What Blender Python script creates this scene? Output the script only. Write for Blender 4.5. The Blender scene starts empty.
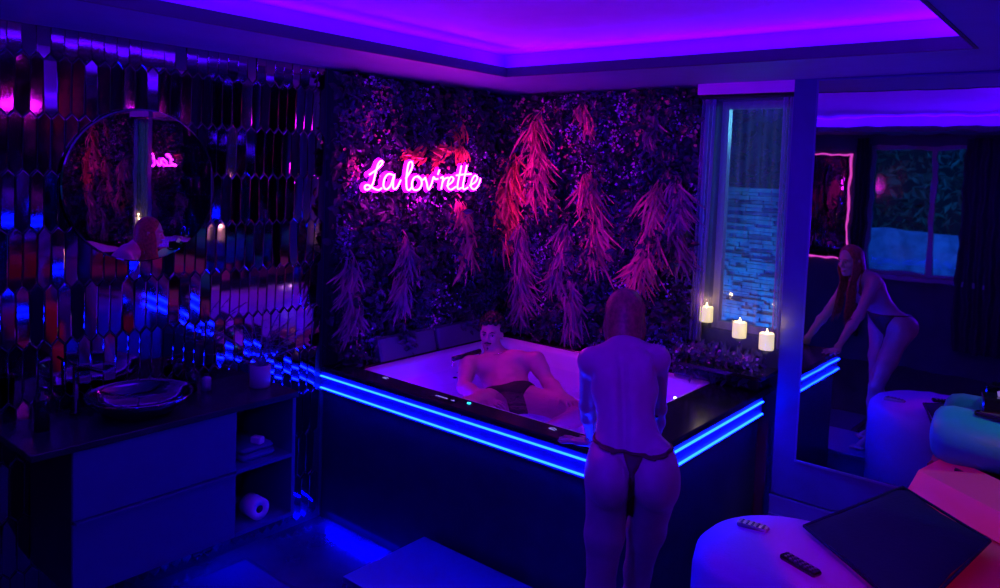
import bpy, math, random
import numpy as np
from mathutils import Vector, Matrix
random.seed(7); rng = np.random.default_rng(7)
PI = math.pi
scn = bpy.context.scene
COL = scn.collection
V = Vector

# ------------------------------------------------------------------ camera
cam_d = bpy.data.cameras.new('camera'); cam = bpy.data.objects.new('camera', cam_d); COL.objects.link(cam)
ROT = [math.radians(a) for a in (86.41118385, -2.02395003, 39.52863026)]
CAM = V((3.75, -4.395, 2.0)); FPX = 765.903; PY = 215.095
cam.location = CAM; cam.rotation_euler = ROT
cam_d.sensor_fit = 'HORIZONTAL'; cam_d.sensor_width = 36; cam_d.lens = 36*FPX/1000
cam_d.shift_y = -(294-PY)/1000.0
cam_d.clip_start = 0.05
scn.camera = cam
RM = cam.rotation_euler.to_matrix()
def ray(x, y): return RM @ V(((x-500)/FPX, -(y-PY)/FPX, -1))
def at(x, y, ax, val):
    d = ray(x, y); t = (val-CAM[ax])/d[ax]; return CAM+d*t
def W(x, y, D): return CAM + ray(x, y)*D

# ------------------------------------------------------------------ materials
def mat(name, col, rough=.5, metal=0, emit=None, es=0, noise=0, nscale=8, spec=.5, sss=0, trans=0, ior=1.45, bump=0, bscale=40, coat=0, sheen=0, col2=None):
    m = bpy.data.materials.new(name); m.use_nodes = True
    nt = m.node_tree; b = nt.nodes['Principled BSDF']
    b.inputs['Base Color'].default_value = (*col, 1); b.inputs['Roughness'].default_value = rough
    b.inputs['Metallic'].default_value = metal; b.inputs['Specular IOR Level'].default_value = spec
    b.inputs['Transmission Weight'].default_value = trans; b.inputs['IOR'].default_value = ior
    b.inputs['Coat Weight'].default_value = coat; b.inputs['Sheen Weight'].default_value = sheen
    if emit: b.inputs['Emission Color'].default_value = (*emit, 1); b.inputs['Emission Strength'].default_value = es
    tc = nt.nodes.new('ShaderNodeTexCoord')
    if noise or col2:
        n = nt.nodes.new('ShaderNodeTexNoise'); n.inputs['Scale'].default_value = nscale; n.inputs['Detail'].default_value = 4
        nt.links.new(tc.outputs['Object'], n.inputs['Vector'])
        mx = nt.nodes.new('ShaderNodeMix'); mx.data_type = 'RGBA'
        c2 = col2 if col2 else tuple(c*(1-noise) for c in col)
        mx.inputs[6].default_value = (*col, 1); mx.inputs[7].default_value = (*c2, 1)
        cr = nt.nodes.new('ShaderNodeMapRange'); cr.inputs[1].default_value = .35; cr.inputs[2].default_value = .65
        nt.links.new(n.outputs['Fac'], cr.inputs[0]); nt.links.new(cr.outputs[0], mx.inputs[0])
        nt.links.new(mx.outputs[2], b.inputs['Base Color'])
    if bump:
        n2 = nt.nodes.new('ShaderNodeTexNoise'); n2.inputs['Scale'].default_value = bscale; n2.inputs['Detail'].default_value = 3
        nt.links.new(tc.outputs['Object'], n2.inputs['Vector'])
        bp = nt.nodes.new('ShaderNodeBump'); bp.inputs['Strength'].default_value = bump; bp.inputs['Distance'].default_value = .01
        nt.links.new(n2.outputs['Fac'], bp.inputs['Height']); nt.links.new(bp.outputs[0], b.inputs['Normal'])
    return m

M = {}
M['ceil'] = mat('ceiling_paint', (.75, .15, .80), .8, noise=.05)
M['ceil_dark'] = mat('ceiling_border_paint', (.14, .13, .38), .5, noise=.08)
M['moulding'] = mat('cove_moulding', (.05, .04, .07), .5)
M['wall'] = mat('dark_wall_paint', (.04, .04, .14), .6, noise=.15, nscale=5)
M['pier'] = mat('pier_paint', (.035, .035, .24), .45, noise=.1)
M['floor'] = mat('dark_polished_floor', (.05, .05, .07), .22, noise=.5, nscale=3, bump=.05)
M['base'] = mat('baseboard_paint', (.07, .07, .30), .35)
M['tile'] = mat('mirror_tile_glass', (.28, .13, .34), .05, 1)
M['grout'] = mat('tile_backing', (.03, .03, .045), .4)
M['mirror'] = mat('wall_mirror_glass', (.62, .60, .68), .015, 1, bump=.10, bscale=2.2)
M['rmirror'] = mat('round_mirror_glass', (.62, .58, .64), .01, 1, bump=.015, bscale=4)
M['black_gloss'] = mat('black_gloss', (.012, .012, .018), .08, coat=.5)
M['basin'] = mat('dark_metallic_glaze', (.30, .25, .34), .06, 1)
M['black'] = mat('black_satin', (.02, .02, .028), .35)
M['rim'] = mat('tub_rim_black', (.022, .018, .03), .16, noise=.3)
M['fascia'] = mat('tub_fascia_lacquer', (.07, .012, .15), .4, noise=.08)
M['panel'] = mat('tub_side_panel', (.02, .02, .07), .38, noise=.2)
M['acrylic'] = mat('white_acrylic_shell', (.82, .80, .86), .25, bump=.02)
M['pad'] = mat('headrest_foam', (.10, .10, .16), .5, bump=.1)
M['chrome'] = mat('chrome', (.75, .75, .8), .08, 1)
M['cab'] = mat('cabinet_lacquer', (.05, .05, .25), .45, noise=.06)
M['cab_in'] = mat('cabinet_inside', (.10, .10, .15), .5)
M['top'] = mat('countertop', (.02, .02, .045), .25, noise=.3)
M['skin'] = mat('skin_fair', (.46, .19, .28), .45, noise=.08, nscale=20, sheen=.1)
M['skin2'] = mat('skin_tan', (.62, .27, .31), .45, noise=.08, nscale=20)
M['hair_red'] = mat('auburn_hair', (.40, .045, .06), .5, noise=.5, nscale=60)
M['hair_dark'] = mat('dark_hair', (.006, .004, .006), .5)
M['cloth_red'] = mat('dark_red_strap', (.09, .008, .012), .5)
M['cloth_black'] = mat('black_swim_fabric', (.01, .01, .015), .6)
M['eye'] = mat('eye', (.5, .5, .5), .1); M['iris'] = mat('iris', (.02, .01, .01), .1)
M['lip'] = mat('lip', (.5, .16, .16), .4)
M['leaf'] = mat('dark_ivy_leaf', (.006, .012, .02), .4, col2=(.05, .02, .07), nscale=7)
M['leaf2'] = mat('grey_green_leaf', (.14, .10, .30), .4, col2=(.01, .015, .05), nscale=5)
M['leafb'] = mat('violet_blossom', (.9, .28, .6), .5, col2=(.25, .2, .8), nscale=3)
M['leafr'] = mat('rust_blossom', (.75, .22, .14), .5, col2=(.6, .12, .25), nscale=3)
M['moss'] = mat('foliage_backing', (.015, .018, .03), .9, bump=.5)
M['dry'] = mat('dried_grass', (.95, .22, .20), .55, col2=(.5, .07, .14), nscale=6)
M['dryb'] = mat('dried_grass_orange', (1.0, .34, .12), .5, col2=(.8, .16, .08), nscale=6)
M['dryc'] = mat('dusky_palm', (.48, .10, .20), .55, col2=(.12, .04, .16), nscale=6)
M['wax'] = mat('candle_wax', (.85, .78, .55), .5, emit=(1, .80, .32), es=.85)
M['flame'] = mat('led_flame', (1, .8, .4), .5, emit=(1, .75, .4), es=14)

M['neon'] = mat('neon_tube', (1, .6, 1), .4, emit=(1.0, .018, .80), es=56.0)
M['neonback'] = mat('sign_glow_backing', (.42, .015, .85), .35)  # violet acrylic colour imitates the glow around the tubes
M['led'] = mat('blue_led', (.1, .3, 1), .4, emit=(.0008, .009, 1.0), es=75)
M['pinkled'] = mat('pink_led', (1, .3, .8), .4, emit=(1, .08, .55), es=1.0)
M['star'] = mat('star_light', (1, 1, 1), .4, emit=(1, .85, 1), es=9)
M['cyanled'] = mat('cyan_button', (.1, 1, .9), .4, emit=(.02, .8, .75), es=1.6)
M['icon'] = mat('icon_white', (.7, .7, .9), .4, emit=(.5, .5, 1), es=.45)
M['pot'] = mat('pot_glaze', (.35, .32, .42), .25)
M['towel'] = mat('white_towel', (.7, .7, .75), .9, bump=.4)
M['paper'] = mat('white_paper', (.8, .8, .8), .9)
M['red_sofa'] = mat('red_upholstery', (.60, .05, .14), .55, bump=.12, bscale=90)
M['pink_sofa'] = mat('rose_upholstery', (.85, .08, .22), .5, bump=.12, bscale=90)
M['pouf'] = mat('pale_upholstery', (.40, .14, .66), .6, bump=.15, bscale=90)
M['dark_cush'] = mat('navy_velvet', (.006, .008, .07), .7, spec=.15, bump=.2, bscale=60)
M['teal'] = mat('teal_velvet', (.02, .42, .42), .45, bump=.2, bscale=50)
M['curtain_dark'] = mat('dark_drape', (.03, .03, .06), .8)
M['frame'] = mat('window_frame_paint', (.25, .22, .38), .4)
M['pool'] = mat('pool_basin', (.10, .55, .65), .4, col2=(.02, .25, .45), nscale=6)
M['hedge'] = mat('hedge_leaf', (.05, .28, .12), .6, col2=(.02, .1, .06), nscale=5)
M['blue_stone'] = mat('layered_stone', (.12, .46, .75), .5, col2=(.02, .12, .42), nscale=4, bump=.4)
M['stone'] = mat('stone_paving', (.35, .4, .42), .7, noise=.5, nscale=6, bump=.4)
M['white_post'] = mat('white_post', (.8, .85, .85), .6)
M['mat'] = mat('bath_mat', (.03, .03, .10), .9, bump=.5, bscale=120)
M['step'] = mat('step_lacquer', (.05, .05, .26), .3)

def sheer(name, col, opac):
    m = bpy.data.materials.new(name); m.use_nodes = True; nt = m.node_tree; nt.nodes.clear()
    o = nt.nodes.new('ShaderNodeOutputMaterial'); mx = nt.nodes.new('ShaderNodeMixShader')
    t = nt.nodes.new('ShaderNodeBsdfTransparent'); d = nt.nodes.new('ShaderNodeBsdfDiffuse'); tl = nt.nodes.new('ShaderNodeBsdfTranslucent')
    a = nt.nodes.new('ShaderNodeMixShader'); d.inputs[0].default_value = (*col, 1); tl.inputs[0].default_value = (*col, 1)
    wv = nt.nodes.new('ShaderNodeTexWave'); wv.inputs['Scale'].default_value = 6; wv.inputs['Distortion'].default_value = 2
    tc = nt.nodes.new('ShaderNodeTexCoord'); nt.links.new(tc.outputs['Object'], wv.inputs['Vector'])
    mr = nt.nodes.new('ShaderNodeMapRange'); mr.inputs[3].default_value = opac*.7; mr.inputs[4].default_value = opac*1.3
    nt.links.new(wv.outputs['Fac'], mr.inputs[0]); nt.links.new(mr.outputs[0], mx.inputs[0])
    nt.links.new(d.outputs[0], a.inputs[1]); nt.links.new(tl.outputs[0], a.inputs[2])
    nt.links.new(t.outputs[0], mx.inputs[1]); nt.links.new(a.outputs[0], mx.inputs[2]); nt.links.new(mx.outputs[0], o.inputs[0])
    return m
M['sheer'] = sheer('sheer_curtain', (.5, .45, .8), .10)
def water(name, tint, glossw, scale, strength, const=None):
    m = bpy.data.materials.new(name); m.use_nodes = True; nt = m.node_tree; nt.nodes.clear()
    o = nt.nodes.new('ShaderNodeOutputMaterial'); mx = nt.nodes.new('ShaderNodeMixShader')
    t = nt.nodes.new('ShaderNodeBsdfTransparent'); t.inputs[0].default_value = (*tint, 1)
    g = nt.nodes.new('ShaderNodeBsdfGlossy'); g.inputs['Roughness'].default_value = .06
    f = nt.nodes.new('ShaderNodeFresnel'); f.inputs[0].default_value = 1.33
    n = nt.nodes.new('ShaderNodeTexNoise'); n.inputs['Scale'].default_value = scale; n.inputs['Detail'].default_value = 3
    tc = nt.nodes.new('ShaderNodeTexCoord'); nt.links.new(tc.outputs['Object'], n.inputs['Vector'])
    bp = nt.nodes.new('ShaderNodeBump'); bp.inputs['Strength'].default_value = strength; bp.inputs['Distance'].default_value = .03
    nt.links.new(n.outputs['Fac'], bp.inputs['Height']); nt.links.new(bp.outputs[0], g.inputs['Normal']); nt.links.new(bp.outputs[0], f.inputs['Normal'])
    ml = nt.nodes.new('ShaderNodeMath'); ml.operation = 'MULTIPLY'; ml.inputs[1].default_value = glossw
    if const is None: nt.links.new(f.outputs[0], ml.inputs[0]); nt.links.new(ml.outputs[0], mx.inputs[0])
    else: mx.inputs[0].default_value = const
    nt.links.new(t.outputs[0], mx.inputs[1]); nt.links.new(g.outputs[0], mx.inputs[2]); nt.links.new(mx.outputs[0], o.inputs[0])
    return m
M['water'] = water('spa_water', (.93, .93, .98), 1.0, 9, .35)
M['poolwater'] = water('pool_water', (.85, .95, 1), 1.2, 5, 1.0)
M['glass'] = water('clear_glass', (.97, .98, 1), 1.0, 1, .0, .07)
M['pane'] = water('window_pane', (.95, .97, 1), 1.3, 1, .02)

# ------------------------------------------------------------------ mesh helpers
class MB:
    def __init__(s): s.v = []; s.f = []
    def add(s, vs, fs):
        o = len(s.v); s.v += [tuple(p) for p in vs]; s.f += [tuple(i+o for i in f) for f in fs]; return s
    def box(s, a, b, rz=0, bev=0):
        x0, y0, z0 = a; x1, y1, z1 = b
        if bev > 0:
            e = min(bev, (x1-x0)/2.01, (y1-y0)/2.01, (z1-z0)/2.01)
            # bevelled box: three nested loops stacks
            def loop(i, z): return [(x0+i+e if False else x0+i, y0+e+0*i, z)]
            def oct_(ins, z):
                X0, X1, Y0, Y1 = x0+ins, x1-ins, y0+ins, y1-ins
                return [(X0+e, Y0, z), (X1-e, Y0, z), (X1, Y0+e, z), (X1, Y1-e, z), (X1-e, Y1, z), (X0+e, Y1, z), (X0, Y1-e, z), (X0, Y0+e, z)]
            e2 = e; k = e*.98
            L = [oct_(k*.5, z0), oct_(0, z0+e2), oct_(0, z1-e2), oct_(k*.5, z1)]
            vs = [p for l in L for p in l]; fs = [tuple(range(7, -1, -1)), tuple(range(24, 32))]
            for i in range(3):
                for j in range(8): fs.append((i*8+j, i*8+(j+1) % 8, (i+1)*8+(j+1) % 8, (i+1)*8+j))
        else:
            vs = [(x0, y0, z0), (x1, y0, z0), (x1, y1, z0), (x0, y1, z0), (x0, y0, z1), (x1, y0, z1), (x1, y1, z1), (x0, y1, z1)]
            fs = [(3, 2, 1, 0), (4, 5, 6, 7), (0, 1, 5, 4), (1, 2, 6, 5), (2, 3, 7, 6), (3, 0, 4, 7)]
        if rz:
            cx, cy = (x0+x1)/2, (y0+y1)/2; c, sn = math.cos(rz), math.sin(rz)
            vs = [(cx+(p[0]-cx)*c-(p[1]-cy)*sn, cy+(p[0]-cx)*sn+(p[1]-cy)*c, p[2]) for p in vs]
        return s.add(vs, fs)
    def tube(s, pts, r, n=8, cap=True):
        pts = [V(p) for p in pts]; m = len(pts)
        rs = r if isinstance(r, (list, tuple)) else [r]*m
        vs = []; prev = None
        for i, p in enumerate(pts):
            t = (pts[min(i+1, m-1)]-pts[max(i-1, 0)])
            if t.length < 1e-9: t = V((0, 0, 1))
            t.normalize()
            if prev is None: a = t.orthogonal().normalized()
            else:
                a = prev - t*prev.dot(t)
                a = a.normalized() if a.length > 1e-6 else t.orthogonal().normalized()
            prev = a; b = t.cross(a)
            for k in range(n):
                an = 2*PI*k/n; vs.append(p+(a*math.cos(an)+b*math.sin(an))*rs[i])
        fs = [(i*n+k, i*n+(k+1) % n, (i+1)*n+(k+1) % n, (i+1)*n+k) for i in range(m-1) for k in range(n)]
        if cap: fs += [tuple(range(n-1, -1, -1)), tuple((m-1)*n+k for k in range(n))]
        return s.add(vs, fs)
    def lathe(s, prof, c, n=32, cap=(True, True), rot=None):
        vs = []
        for r, z in prof:
            for k in range(n):
                an = 2*PI*k/n; p = V((r*math.cos(an), r*math.sin(an), z))
                if rot: p = rot @ p
                vs.append(p+V(c))
        m = len(prof)
        fs = [(i*n+k, i*n+(k+1) % n, (i+1)*n+(k+1) % n, (i+1)*n+k) for i in range(m-1) for k in range(n)]
        if cap[0]: fs.append(tuple(range(n-1, -1, -1)))
        if cap[1]: fs.append(tuple((m-1)*n+k for k in range(n)))
        return s.add(vs, fs)
    def ball(s, c, r, n=12, m=8, sc=(1, 1, 1)):
        prof = [(r*math.sin(PI*i/m), -r*math.cos(PI*i/m)) for i in range(m+1)]
        prof[0] = (r*.01, -r); prof[-1] = (r*.01, r)
        vs = []
        for rr, z in prof:
            for k in range(n):
                an = 2*PI*k/n; vs.append((c[0]+rr*math.cos(an)*sc[0], c[1]+rr*math.sin(an)*sc[1], c[2]+z*sc[2]))
        fs = [(i*n+k, i*n+(k+1) % n, (i+1)*n+(k+1) % n, (i+1)*n+k) for i in range(m) for k in range(n)]
        return s.add(vs, fs)
    def loft(s, rings, cap0=True, cap1=True):
        n = len(rings[0]); vs = [p for r in rings for p in r]
        fs = [(i*n+k, i*n+(k+1) % n, (i+1)*n+(k+1) % n, (i+1)*n+k) for i in range(len(rings)-1) for k in range(n)]
        if cap0: fs.append(tuple(range(n-1, -1, -1)))
        if cap1: fs.append(tuple((len(rings)-1)*n+k for k in range(n)))
        return s.add(vs, fs)
    def build(s, name, m, parent=None, smooth=False, loc=None, kind=None):
        me = bpy.data.meshes.new(name)
        vs = s.v
        if loc is not None: vs = [(p[0]-loc[0], p[1]-loc[1], p[2]-loc[2]) for p in vs]
        me.from_pydata(vs, [], s.f); me.update()
        o = bpy.data.objects.new(name, me); COL.objects.link(o)
        if m: me.materials.append(M[m] if isinstance(m, str) else m)
        if smooth: me.polygons.foreach_set('use_smooth', [True]*len(me.polygons))
        if loc is not None: o.location = loc
        if parent is not None:
            if loc is None: o.location = -parent.location if not parent.parent else -(parent.location+parent.parent.location)
            o.parent = parent
            if loc is not None: o.location = V(loc)-parent.location
        if kind: o['kind'] = kind
        return o
def tag(o, label, cat, group=None, kind=None):
    o['label'] = label; o['category'] = cat
    if group: o['group'] = group
    if kind: o['kind'] = kind
    return o
def thing(name, label, cat, loc, group=None):
    o = bpy.data.objects.new(name, None); COL.objects.link(o); o.location = loc; o.empty_display_size = .05
    return tag(o, label, cat, group)
def struct(name, mb, m, parent=None, smooth=False):
    o = mb.build(name, m, parent, smooth)
    if parent is None: o['kind'] = 'structure'
    return o
def catmull(pts, k=6):
    pts = [V(p) for p in pts]; P = [pts[0]]+pts+[pts[-1]]; out = []
    for i in range(1, len(P)-2):
        a, b, c, d = P[i-1:i+3]
        for j in range(k):
            t = j/k; out.append(.5*((2*b)+(c-a)*t+(2*a-5*b+4*c-d)*t*t+(3*b-a-3*c+d)*t**3))
    out.append(pts[-1]); return out

# ------------------------------------------------------------------ implicit body surfaces
def surface_nets(F, org, h):
    ins = F < 0
    nx, ny, nz = F.shape
    cnt = np.zeros((nx-1, ny-1, nz-1), np.int8)
    for i in (0, 1):
        for j in (0, 1):
            for k in (0, 1): cnt += ins[i:nx-1+i, j:ny-1+j, k:nz-1+k]
    cells = np.argwhere((cnt > 0) & (cnt < 8))
    idx = -np.ones(cnt.shape, np.int32); idx[tuple(cells.T)] = np.arange(len(cells))
    acc = np.zeros((len(cells), 3)); num = np.zeros(len(cells))
    cor = [(i, j, k) for i in (0, 1) for j in (0, 1) for k in (0, 1)]
    for a in cor:
        for b in cor:
            if sum(b)-sum(a) == 1 and all(y >= x for x, y in zip(a, b)):
                fa = F[tuple((cells+a).T)]; fb = F[tuple((cells+b).T)]
                m = (fa < 0) != (fb < 0); t = np.where(m, fa/np.where(m, fa-fb, 1), 0)[:, None]
                acc += np.where(m[:, None], np.array(a)+(np.array(b)-np.array(a))*t, 0); num += m
    vs = org+(cells+acc/num[:, None])*h
    faces = []
    for ax in range(3):
        sl0 = [slice(None)]*3; sl1 = [slice(None)]*3; sl0[ax] = slice(0, -1); sl1[ax] = slice(1, None)
        A = ins[tuple(sl0)]; B = ins[tuple(sl1)]
        u, w = (ax+1) % 3, (ax+2) % 3
        e = np.argwhere(A != B)
        e = e[(e[:, u] > 0) & (e[:, w] > 0) & (e[:, u] < F.shape[u]-1) & (e[:, w] < F.shape[w]-1)]
        du = np.zeros(3, int); du[u] = 1; dw = np.zeros(3, int); dw[w] = 1
        q = np.stack([idx[tuple((e-du-dw).T)], idx[tuple((e-dw).T)], idx[tuple(e.T)], idx[tuple((e-du).T)]], 1)
        flip = ~A[tuple(e.T)]
        q[flip] = q[flip][:, ::-1]
        faces.append(q)
    return vs, np.concatenate(faces)
class Body:
    def __init__(s): s.p = []
    def cone(s, a, b, r1, r2, k=.02): s.p.append(('c', np.array(a, float), np.array(b, float), r1, r2, k)); return s
    def ell(s, c, r, R=None, k=.03, cut=False):
        s.p.append(('x' if cut else 'e', np.array(c, float), np.array(r, float), np.array(R) if R is not None else np.eye(3), None, k)); return s
    def field(s, h):
        lo = np.full(3, 1e9); hi = -lo
        for q in s.p:
            if q[0] == 'c': m = max(q[3], q[4]); P = [q[1]-m, q[1]+m, q[2]-m, q[2]+m]
            else: m = max(q[2]); P = [q[1]-m, q[1]+m]
            if q[0] != 'x': lo = np.minimum(lo, np.min(P, 0)); hi = np.maximum(hi, np.max(P, 0))
        lo -= .03; hi += .03; n = np.ceil((hi-lo)/h).astype(int)+1
        F = np.full(n, .2, np.float32)
        for q in s.p:
            k = q[5]; pad = k+.03
            if q[0] == 'c': m = max(q[3], q[4]); a = np.minimum(q[1], q[2])-m-pad; b = np.maximum(q[1], q[2])+m+pad
            else: m = max(q[2]); a = q[1]-m-pad; b = q[1]+m+pad
            i0 = np.maximum(((a-lo)/h).astype(int), 0); i1 = np.minimum(((b-lo)/h).astype(int)+2, n)
            g = np.stack(np.meshgrid(*[lo[d]+np.arange(i0[d], i1[d])*h for d in range(3)], indexing='ij'), -1)
            if q[0] == 'c':
                ab = q[2]-q[1]; t = np.clip(((g-q[1])@ab)/max(ab@ab, 1e-12), 0, 1)
                d = np.linalg.norm(g-(q[1]+t[..., None]*ab), axis=-1)-(q[3]+(q[4]-q[3])*t)
            else:
                l = (g-q[1])@q[3]          # columns of R are the ellipsoid axes
                k0 = np.linalg.norm(l/q[2], axis=-1); k1 = np.linalg.norm(l/q[2]**2, axis=-1)+1e-9
                d = k0*(k0-1)/k1
            sub = F[i0[0]:i1[0], i0[1]:i1[1], i0[2]:i1[2]]
            if q[0] == 'x':
                d = -d; hh = np.maximum(k-np.abs(sub-d), 0)/k
                F[i0[0]:i1[0], i0[1]:i1[1], i0[2]:i1[2]] = np.maximum(sub, d)+hh*hh*k*.25
            else:
                hh = np.maximum(k-np.abs(sub-d), 0)/k
                F[i0[0]:i1[0], i0[1]:i1[1], i0[2]:i1[2]] = np.minimum(sub, d)-hh*hh*k*.25
        return F, lo
def grid_of(F, lo, h): return np.stack(np.meshgrid(*[lo[d]+np.arange(F.shape[d])*h for d in range(3)], indexing='ij'), -1)
def np_mesh(name, vs, fs, m, parent, smooth=True):
    me = bpy.data.meshes.new(name)
    pl = np.array(parent.location) if parent else np.zeros(3)
    me.from_pydata((vs-pl).tolist(), [], fs.tolist()); me.update(); me.materials.append(M[m])
    me.polygons.foreach_set('use_smooth', [True]*len(me.polygons))
    o = bpy.data.objects.new(name, me); COL.objects.link(o)
    if parent: o.parent = parent
    return o
def frame(fwd, up):
    """columns: right, forward, up"""
    up = V(up).normalized(); fwd = V(fwd); fwd = (fwd-up*fwd.dot(up)).normalized(); r = fwd.cross(up)
    return np.array([list(r), list(fwd), list(up)]).T
def hand(B, wrist, d, n, thumb_side, s=1.0, curl=.25, spread=.18):
    """wrist point, pointing direction d, palm-down normal n (back of the hand), thumb_side +1/-1"""
    d = V(d).normalized(); n = V(n); n = (n-d*n.dot(d)).normalized(); sd = d.cross(n)*thumb_side; w = V(wrist)
    pc = w+d*.048*s; R = np.array([list(sd), list(d), list(n)]).T
    B.ell(pc, (.040*s, .050*s, .016*s), R, k=.015)
    for i, (off, ln) in enumerate(((.030, .070), (.010, .078), (-.010, .072), (-.029, .056))):
        a = w+d*.084*s+sd*off*s*.95; ang = (1.2-i)*spread
        dd = (d*math.cos(ang)+sd*math.sin(ang)).normalized(); p = a; r = .0085*s
        for j, fr in enumerate((.45, .32, .23)):
            c = curl*(j+.3); e = (dd*math.cos(c)-n*math.sin(c)).normalized(); q = p+e*ln*fr*s
            B.cone(p, q, r, r*.9, k=.005); p = q; r *= .9
    a = w+d*.025*s+sd*.028*s; dd = (d*.62+sd*.78).normalized()
    q = a+dd*.038*s; B.cone(a, q, .012*s, .0095*s, k=.010); dd = (d*.85+sd*.5-n*.1).normalized(); B.cone(q, q+dd*.032*s, .0095*s, .008*s, k=.004)
def head(B, c, F, s=1.0):
    """F columns right, forward, up"""
    r, f, u = [V(F[:, i]) for i in range(3)]; c = V(c)
    P = lambda a, b, d: c+r*a*s+f*b*s+u*d*s
    B.ell(P(0, -.012, .030), (.074*s, .094*s, .088*s), F, k=.02)
    B.ell(P(0, .022, -.035), (.058*s, .066*s, .080*s), F, k=.03)
    B.ell(P(0, .062, -.092), (.024*s, .020*s, .018*s), F, k=.03)       # chin
    B.ell(P(0, .074, .020), (.050*s, .014*s, .012*s), F, k=.02)         # brow
    B.cone(P(0, .086, .008), P(0, .104, -.028), .008*s, .012*s, k=.012)   # nose
    for a in (-1, 1):
        B.ell(P(a*.012, .094, -.032), (.008*s, .009*s, .007*s), F, k=.008)
        B.ell(P(a*.030, .088, .001), (.016*s, .010*s, .010*s), F, k=.012, cut=True)
        B.ell(P(a*.040, .062, -.022), (.020*s, .016*s, .016*s), F, k=.02)   # cheek
        B.ell(P(a*.076, -.005, -.004), (.009*s, .020*s, .030*s), F, k=.008)  # ear
    B.ell(P(0, .086, -.058), (.022*s, .009*s, .006*s), F, k=.006); B.ell(P(0, .085, -.068), (.019*s, .009*s, .006*s), F, k=.006)
    return P
def face_parts(P, F, parent, beard=False, s=1.0, hairm='hair_dark'):
    for a in (-1, 1):
        MB().ball(P(a*.031, .0745, .000), .0115*s, sc=(1, 1, .7)).build('eye', 'eye', parent, True); MB().ball(P(a*.031, .0815, .000), .0055*s).build('iris', 'iris', parent, True)
        MB().tube([P(a*.012, .090, .020), P(a*.030, .092, .026), P(a*.050, .078, .021)], [.003*s, .0042*s, .002*s], 6).build('eyebrow', hairm, parent, True)
        MB().tube([P(a*.018, .089, .006), P(a*.031, .0935, .010), P(a*.046, .084, .004)], [.001*s, .002*s, .001*s], 5).build('eyelashes', hairm, parent, True)
    lp = MB(); lp.tube([P(-.021, .088, -.062), P(-.008, .096, -.058), P(0, .097, -.060), P(.008, .096, -.058), P(.021, .088, -.062)], [.002*s, .004*s, .004*s, .004*s, .002*s], 6)
    lp.tube([P(-.018, .088, -.065), P(0, .096, -.069), P(.018, .088, -.065)], [.002*s, .005*s, .002*s], 6)
    lp.build('lips', 'lip', parent, True)
    if beard:
        bd = MB(); go = MB()
        for i in range(70):
            a = random.uniform(-1, 1); bd.ball(P(a*.025, .093-abs(a)*.009, -.048+random.uniform(-.003, .002)-abs(a)*.006), .0032*s, 5, 4)
        for i in range(170):
            a = random.uniform(-1, 1); go.ball(P(a*.022, .086-abs(a)*.012+random.uniform(-.006, .004), -.084-random.random()*.026), .0040*s, 5, 4)
        bd.build('moustache', hairm, parent, True); go.build('goatee', hairm, parent, True)

# ================================================================== SETTING
FLOORZ = -.20; CZ = 2.55; BACK = -5.6; RIGHT = 4.15
mb = MB().box((-.2, BACK-.2, FLOORZ-.1), (RIGHT+.2, .35, FLOORZ)); struct('floor', mb, 'floor')
# left wall and its mirror tiles
mb = MB().box((-.2, BACK-.2, FLOORZ), (-.012, .40, 2.9)); wl = struct('wall_left', mb, 'wall')
mb = MB().box((-.012, -4.6, FLOORZ), (-.004, -1.50, CZ)); mb.build('tile_backing', 'grout', wl)
PIT = .0577; TIP = .027; ROW = .2575
mb = MB()
for k in range(-1, 11):
    ztop = 2.430-ROW*k; zbot = ztop-ROW-TIP+.003
    nc = int(3.1/PIT)
    for c in range(nc+2):
        y = -3.1345+PIT*(c-23)+(PIT/2 if (k % 2) else 0)
        y0, y1 = y-PIT/2+.0012, y+PIT/2-.0012
        if y1 > -1.492 or y0 < -4.6: continue
        zt = min(ztop-.001, CZ); zb = max(zbot, FLOORZ)
        def hexa(ins):
            a, b = y0+ins, y1-ins; m = (a+b)/2
            T = min(zt, CZ)-ins; Bm = zb+ins
            if k == -1: return [(a, T), (b, T), (b, Bm+TIP), (m, Bm), (a, Bm+TIP), (a, (T+Bm)/2)]
            return [(a, T-TIP), (m, T), (b, T-TIP), (b, Bm+TIP), (m, Bm), (a, Bm+TIP)]
        if T_ := (zt-zb) < .08: continue
        ty = .13+random.gauss(0, .006) + (-random.choice((.10, .14, .18, .24)) if random.random() < .20 else 0); tz = random.gauss(0, .008) + (random.uniform(-.14, .14) if random.random() < .25 else 0)
        cyc, czc = (y0+y1)/2, (zt+zb)/2
        o = hexa(0); i = hexa(.0035)
        vs = [(-.004, p, q) for p, q in o]+[(.0035+(p-cyc)*tz+(q-czc)*ty*.35, p, q) for p, q in i]
        vo = [(.0025+(p-cyc)*tz+(q-czc)*ty*.35, p, q) for p, q in o]
        vs = [v for v in vs[:6]]+vo+vs[6:]
        fs = [tuple(range(12, 18))]
        for a in range(6):
            b = (a+1) % 6; fs += [(a, b, 6+b, 6+a), (6+a, 6+b, 12+b, 12+a)]
        mb.add(vs, [f[::-1] for f in fs])
mb.build('mirror_tiles', 'tile', wl)
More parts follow.
